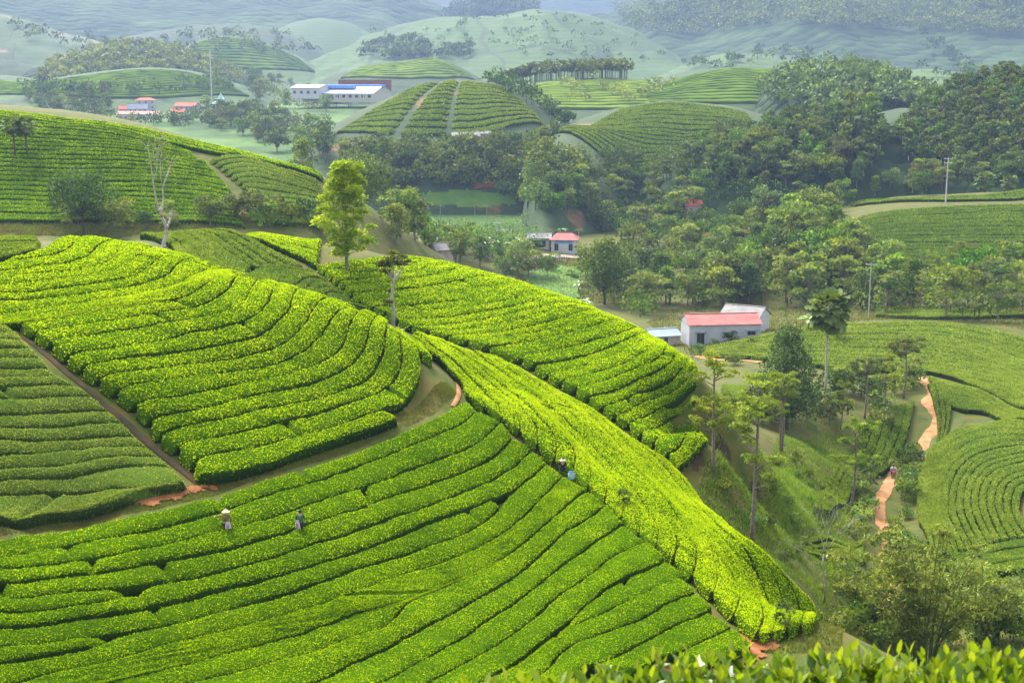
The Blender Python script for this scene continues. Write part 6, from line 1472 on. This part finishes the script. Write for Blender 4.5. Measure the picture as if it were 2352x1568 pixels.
def sack(px, Y, size, label, rot, z, lines=True, mat='sackw', name='sack'):
    q = W(px[0], px[1], Y); e = obj(name, None, None, (q[0], q[1], z), rot); m = MB()
    V = []; n = 14; prof = [(.02, 0), (.75, .02), (1., .18), (.98, .45), (.9, .7), (.62, .9), (.7, 1.)]
    for r_, h in prof:
        for k in range(n):
            t = 2 * math.pi * k / n; wob = 1 + .1 * math.sin(3 * t + h * 7) + .06 * math.sin(5 * t + 2)
            V.append((size[0] * r_ * wob * math.cos(t), size[1] * r_ * wob * math.sin(t), size[2] * h))
    F = [(i * n + k, i * n + (k + 1) % n, (i + 1) * n + (k + 1) % n, (i + 1) * n + k) for i in range(6) for k in range(n)] + [tuple(range(n))[::-1]]
    m.add(V, F); m.build('bag', M[mat], e, smooth=True)
    if lines:
        for k in range(4):
            m = MB(); zz = size[2] * (.22 + .16 * k); w = size[0] * (.5 + .12 * (k % 2)); m.box(-w, w * .8, -size[1] * 1.1, -size[1] * 1.03, zz - .022, zz + .022); m.build('print', M['print'] if k % 2 else M['print_b'], e)
    return tag(e, label, 'sack')
w1 = dict(STAND); w1.update(elL=(-.45, .08, 1.3), wrL=(-.66, .2, 1.22), elR=(.3, .06, 1.12), wrR=(.27, .1, .9), chest=(0, .05, 1.27), neck=(0, .1, 1.42), jaw=(0, .13, 1.49), crown=(0, .14, 1.57), toL=(-.11, .15, .04), toR=(.11, .15, .04), faceback=(0, 0, 1))
w1 = {k: v for k, v in w1.items() if k != 'faceback'} | {}
def feet(u, v):
    p = hit(u, v, 60, 100, .75, H); return p
pw = feet(519, 1207); u_ = 519
def person_at(p, *a, **k):
    Y = p[1]; uu = 1176 + p[0] / Y * FPX * (CP + 0)   # only the ground position matters
    e = person(1176, 784, 50, *a, **k); e.location = (p[0], p[1], float(H(p[0], p[1]))); return e
e1 = person_at(pw, 'tea picker in conical straw hat and olive jacket reaching left', M['olive'], M['dark_c'], w1)
m = MB(); m.lathe([(.23, 1.545), (.235, 1.55), (.12, 1.64), (.012, 1.73)], 20, 0, .14); o = m.build('conical_hat', M['straw'], None); o.location = e1.location; tag(o, 'pale conical straw hat on the olive-jacketed picker', 'hat')
w2 = {k: v for k, v in STAND.items()}; w2.update(elL=(-.26, .06, 1.12), wrL=(-.2, .22, 1.0), elR=(.26, .06, 1.12), wrR=(.2, .22, 1.0), toL=(-.11, .15, .04), toR=(.11, .15, .04))
pw2 = feet(690, 1205)
e2 = person_at(pw2, 'bareheaded dark-haired tea picker in a green jacket', M['green_c'], M['dark_c'], w2)
def sk(p, dx, dy, dz, size, label, rot, **k):
    e = sack((1176, 784), 50, size, label, rot, 0, **k); e.location = (p[0] + dx, p[1] + dy, float(H(p[0], p[1])) + dz); return e
sk(pw, .17, -.24, .5, (.17, .11, .58), 'white printed sack hanging behind the picker in the straw hat', R(8))
sk(pw2, -.13, -.24, .52, (.15, .1, .6), 'white printed sack on the back of the picker in green', R(-6))
# third picker: only the hat shows over the hedge; blue bag in the gap
pw3 = hit(1292, 1066, 85, 110, .7, H); w3 = {k: (v[0], v[1] - (.35 if v[2] > 1.2 else .1 if v[2] > .8 else 0), v[2] - (.42 if v[2] > .8 else .12 if v[2] > .3 else 0)) for k, v in w2.items()}
e3 = person_at(pw3, 'crouching tea picker hidden in the hedge with only a pale hat showing', M['dark_c'], M['dark_c'], w3)
m = MB(); m.lathe([(.22, 1.1), (.225, 1.105), (.11, 1.2), (.012, 1.28)], 18, 0, -.36); o = m.build('conical_hat', M['straw']); o.location = e3.location; tag(o, 'pale conical hat just above the bright hedge at the gap', 'hat')
pb = hit(1312, 1087, 80, 110, .8, H)
sk(pb, 0, 0, .35, (.26, .2, .62), 'pale blue plastic bag stuck in the gap between hedges', .4, lines=False, mat='blue_bag', name='plastic_bag')
pb = hit(483, 1100, 70, 100, .1, H); sk(pb, 0, 0, 0, (.13, .1, .18), 'small scrap of blue plastic at the corner of the dirt lane', .4, lines=False, mat='blue_bag', name='plastic_bag')
# motorbike and rider on the clay path
qb = hit(2051, 1098, 120, 200, 0., H); zb_ = float(H(*qb)); bk = obj('motorbike', None, None, (qb[0], qb[1], zb_ + .06), R(-10))
for yy, nm in ((-.62, 'front'), (.6, 'rear')):
    t = np.linspace(0, 2 * math.pi, 19); m = MB(); m.tube([(0, yy + .27 * math.cos(a), .3 + .27 * math.sin(a)) for a in t], .045, 7, False); wh = m.build('wheel', M['tyre'], bk, smooth=True)
    m = MB(); m.tube([(-.05, yy, .3), (.05, yy, .3)], .07, 8)
    for k in range(6):
        a = k * math.pi / 3; m.tube([(0, yy, .3), (0, yy + .24 * math.cos(a), .3 + .24 * math.sin(a))], .012, 4)
    m.build('rim', M['chrome'], wh)
m = MB(); m.tube([(0, -.62, .3), (0, -.5, .75), (0, -.42, 1.0)], [.035, .04, .035], 6); m.build('fork', M['chrome'], bk)
m = MB(); m.tube([(-.34, -.28, 1.06), (-.14, -.4, 1.02), (.14, -.4, 1.02), (.34, -.28, 1.06)], .018, 6); m.build('handlebar', M['chrome'], bk)
m = MB(); m.add([(-.16, -.5, .95), (.16, -.5, .95), (.22, -.34, .55), (.14, -.1, .35), (-.14, -.1, .35), (-.22, -.34, .55), (0, -.62, .8), (-.1, -.35, 1.04), (.1, -.35, 1.04)], [(0, 1, 8, 7), (0, 6, 1), (1, 6, 2), (6, 0, 5), (6, 5, 4, 3, 2), (1, 2, 8), (0, 7, 5), (7, 8, 2, 3, 4, 5)]); m.build('leg_shield', M['red_p'], bk)
m = MB(); m.lathe([(.02, -.05), (.09, -.02), (.1, .03), (.06, .08)], 10); o = m.build('headlight', M['wall_w'], bk, smooth=True); o.location = (0, -.54, 1.0); o.rotation_euler = (R(80), 0, 0)
m = MB(); m.tube([(0, -.7, .58), (0, -.62, .66), (0, -.48, .62)], [.05, .075, .05], 7); m.build('front_mudguard', M['red_p'], bk, smooth=True)
m = MB(); m.tube([(0, -.12, .5), (0, .2, .55), (0, .75, .68)], [.12, .15, .09], 8); m.build('tail_body', M['red_p'], bk, smooth=True)
m = MB(); m.tube([(0, -.1, .76), (0, .2, .78), (0, .62, .84)], [.1, .13, .1], 8); m.build('saddle', M['tyre'], bk, smooth=True)
m = MB(); m.box(-.1, .1, -.1, .22, .22, .46); m.build('engine', M['chrome'], bk)
for s in (-1, 1):
    m = MB(); m.tube([(s * .26, -.32, 1.06), (s * .32, -.3, 1.22)], .01, 5); m.box(s * .32 - .06, s * .32 + .06, -.31, -.28, 1.2, 1.28); m.build('mirror', M['chrome'], bk)
tag(bk, 'red motorbike coming down the clay path', 'motorbike')
SIT = dict(pelvis=(0, .15, .95), chest=(0, .08, 1.3), neck=(0, .04, 1.46), jaw=(0, .01, 1.54), crown=(0, .02, 1.62), shL=(-.19, .06, 1.4), elL=(-.33, -.1, 1.18), wrL=(-.31, -.25, 1.1), shR=(.19, .06, 1.4), elR=(.33, -.1, 1.18), wrR=(.31, -.25, 1.1),
           hipL=(-.1, .12, .9), knL=(-.24, -.22, .72), anL=(-.22, -.1, .36), toL=(-.22, -.24, .3), hipR=(.1, .12, .9), knR=(.24, -.22, .72), anR=(.22, -.1, .36), toR=(.22, -.24, .3))
er = person(1176, 784, 50, 'motorbike rider in grey and dark top on the clay path', M['white_c'], M['dark_c'], SIT, R(-10), 0)
er.location = bk.location
# ------------------------------------------------------------------ tea bush in the immediate foreground
def near_bush():
    r = np.random.default_rng(99); M['near'] = leaf_mat('near_tea_leaves', [(0, (.02, .055, .008)), (.35, (.045, .1, .008)), (.7, (.115, .19, .008)), (1, (.2, .26, .018))], .42, .35, .4)
    cx, cy = .95, 4.55; e = obj('tea_bush', None, None, (cx, cy, float(H(cx, cy))))
    base = np.array(e.location)
    def topz(x, y):
        v = np.interp(1176 + x / 5.4 * FPX * .95, [820, 900, 1100, 1300, 1500, 1700, 1900, 2100, 2352, 2700], [1620, 1560, 1535, 1518, 1492, 1468, 1466, 1476, 1455, 1450])
        return CAMZ + np.array([ray(1176, q)[1] for q in np.ravel(v)]).reshape(np.shape(v)) * 5.4 - .04 * (vnoise(x * 5, y * 5, 71) - .3)
    # shoots: upright stems with several leaves
    n = 3400; x = r.uniform(-.72, 3.1, n); y = r.uniform(3.1, 5.55, n); z = topz(x, y) - np.clip((y - 5.25) / .3, 0, 1) ** 2 * .22 - r.random(n) ** 1.5 * .16
    keep = z > 0; P0 = np.stack([x, y, z], 1)
    LP, LD, LL, LT = [], [], [], []
    for k in range(6):
        a = r.uniform(0, 6.28, n); el = (1.2 - .2 * k) + r.normal(0, .25, n)
        D = np.stack([np.cos(a) * np.cos(el), np.sin(a) * np.cos(el), np.sin(el)], 1)
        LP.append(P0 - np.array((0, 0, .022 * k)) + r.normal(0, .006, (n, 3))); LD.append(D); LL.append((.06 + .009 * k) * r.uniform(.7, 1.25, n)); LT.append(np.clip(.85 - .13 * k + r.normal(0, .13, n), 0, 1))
    P, D, L, T = np.concatenate(LP), np.concatenate(LD), np.concatenate(LL), np.concatenate(LT)
    # pointed leaf with midrib fold and curl: 8 points
    shp = np.array([(0, 0, 0), (.3, .21, .03), (.65, .19, .02), (1, 0, -.06), (.65, -.19, .02), (.3, -.21, .03), (.32, 0, -.03), (.66, 0, -.05)])
    fc = np.array([(0, 6, 1, 1), (6, 7, 2, 1), (7, 3, 2, 2), (0, 5, 6, 6), (5, 4, 7, 6), (4, 3, 7, 7)]); tri = np.array([(0, 6, 1), (7, 3, 2), (0, 5, 6), (4, 3, 7)]); quad = np.array([(6, 7, 2, 1), (5, 4, 7, 6)])
    s_ = unit(np.cross(D, r.normal(size=D.shape))); u_ = np.cross(s_, D); s_[u_[:, 2] < 0] *= -1; u_ = np.cross(s_, D)
    dist = np.linalg.norm(P - np.array((0, 0, CAMZ)), axis=1)
    # which leaves show largest: top layer, inside the frame
    uu = 1176 + P[:, 0] / P[:, 1] * FPX * .95; score = L / dist * np.where((uu > 850) & (uu < 2352), 1, 0) + (P[:, 2] - topz(P[:, 0], P[:, 1])) * .12 + np.where(P[:, 1] > 4.6, .003, 0)
    big = np.argsort(-score)[:300]; rest = np.setdiff1d(np.arange(len(P)), big)
    LV = P[:, None] + (D[:, None] * shp[None, :, 0, None] + s_[:, None] * shp[None, :, 1, None] + u_[:, None] * shp[None, :, 2, None]) * L[:, None, None]
    V = LV[rest].reshape(-1, 3) - base; off = (np.arange(len(rest)) * 8)[:, None, None]
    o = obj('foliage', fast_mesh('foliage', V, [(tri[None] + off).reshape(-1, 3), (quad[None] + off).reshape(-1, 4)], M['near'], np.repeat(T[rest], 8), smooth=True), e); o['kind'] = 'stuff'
    tm = [fast_mesh('leaf', shp, [tri, quad], M['near'], np.full(8, t), smooth=True) for t in (.45, .62, .78, .92)]
    for i in big:
        lo = obj('leaf', tm[int(np.clip((T[i] - .37) / .18, 0, 3))], e)
        Mx = Matrix(((D[i][0], s_[i][0], u_[i][0]), (D[i][1], s_[i][1], u_[i][1]), (D[i][2], s_[i][2], u_[i][2]))).to_4x4()
        lo.matrix_local = Matrix.Translation(Vector(P[i] - base)) @ Mx @ Matrix.Scale(float(L[i]), 4)
    # twiggy body
    xs = np.linspace(-.8, 3.2, 60); ys = np.linspace(2.9, 5.5, 30); X, Y = np.meshgrid(xs, ys)
    Z = topz(X, Y) - .12 - np.clip((Y - 5.1) / .4, 0, 1) ** 2 * .5 - np.clip((3.3 - Y) / .4, 0, 1) ** 2 * .5 - np.clip((-.45 - X) / .35, 0, 1) ** 2 * .5
    idx = np.arange(X.size).reshape(X.shape); F = np.stack([idx[:-1, :-1], idx[:-1, 1:], idx[1:, 1:], idx[1:, :-1]], -1).reshape(-1, 4)
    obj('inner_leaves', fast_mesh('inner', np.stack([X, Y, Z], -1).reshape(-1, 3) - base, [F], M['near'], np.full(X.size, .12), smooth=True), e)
    mb = MB()
    for k in range(40):
        px, py = r.uniform(-.5, 3), r.uniform(3.3, 5.2); zt = float(topz(np.array(px), np.array(py))) - .1; mb.tube([(px - base[0], py - base[1], float(H(px, py)) - base[2] - .1), (px - base[0] + .05, py - base[1], zt - base[2])], [.02, .008], 5)
    mb.build('stems', M['bark'], e)
    tag(e, 'tea bush with large fresh leaves right in the foreground at lower right', 'tea bush')
near_bush()
# ------------------------------------------------------------------ haze
m, nt, out = _mat('haze_air')
pv = N(nt, 'ShaderNodeVolumePrincipled'); pv.inputs['Color'].default_value = (.155, .215, .34, 1); pv.inputs['Density'].default_value = .00023; pv.inputs['Anisotropy'].default_value = .25
nt.links.new(pv.outputs[0], out.inputs['Volume'])
mb = MB(); mb.box(-4200, 4200, -60, 7200, -40, CAMZ + 470); hz_ = mb.build('haze', m); tag(hz_, kind='stuff')
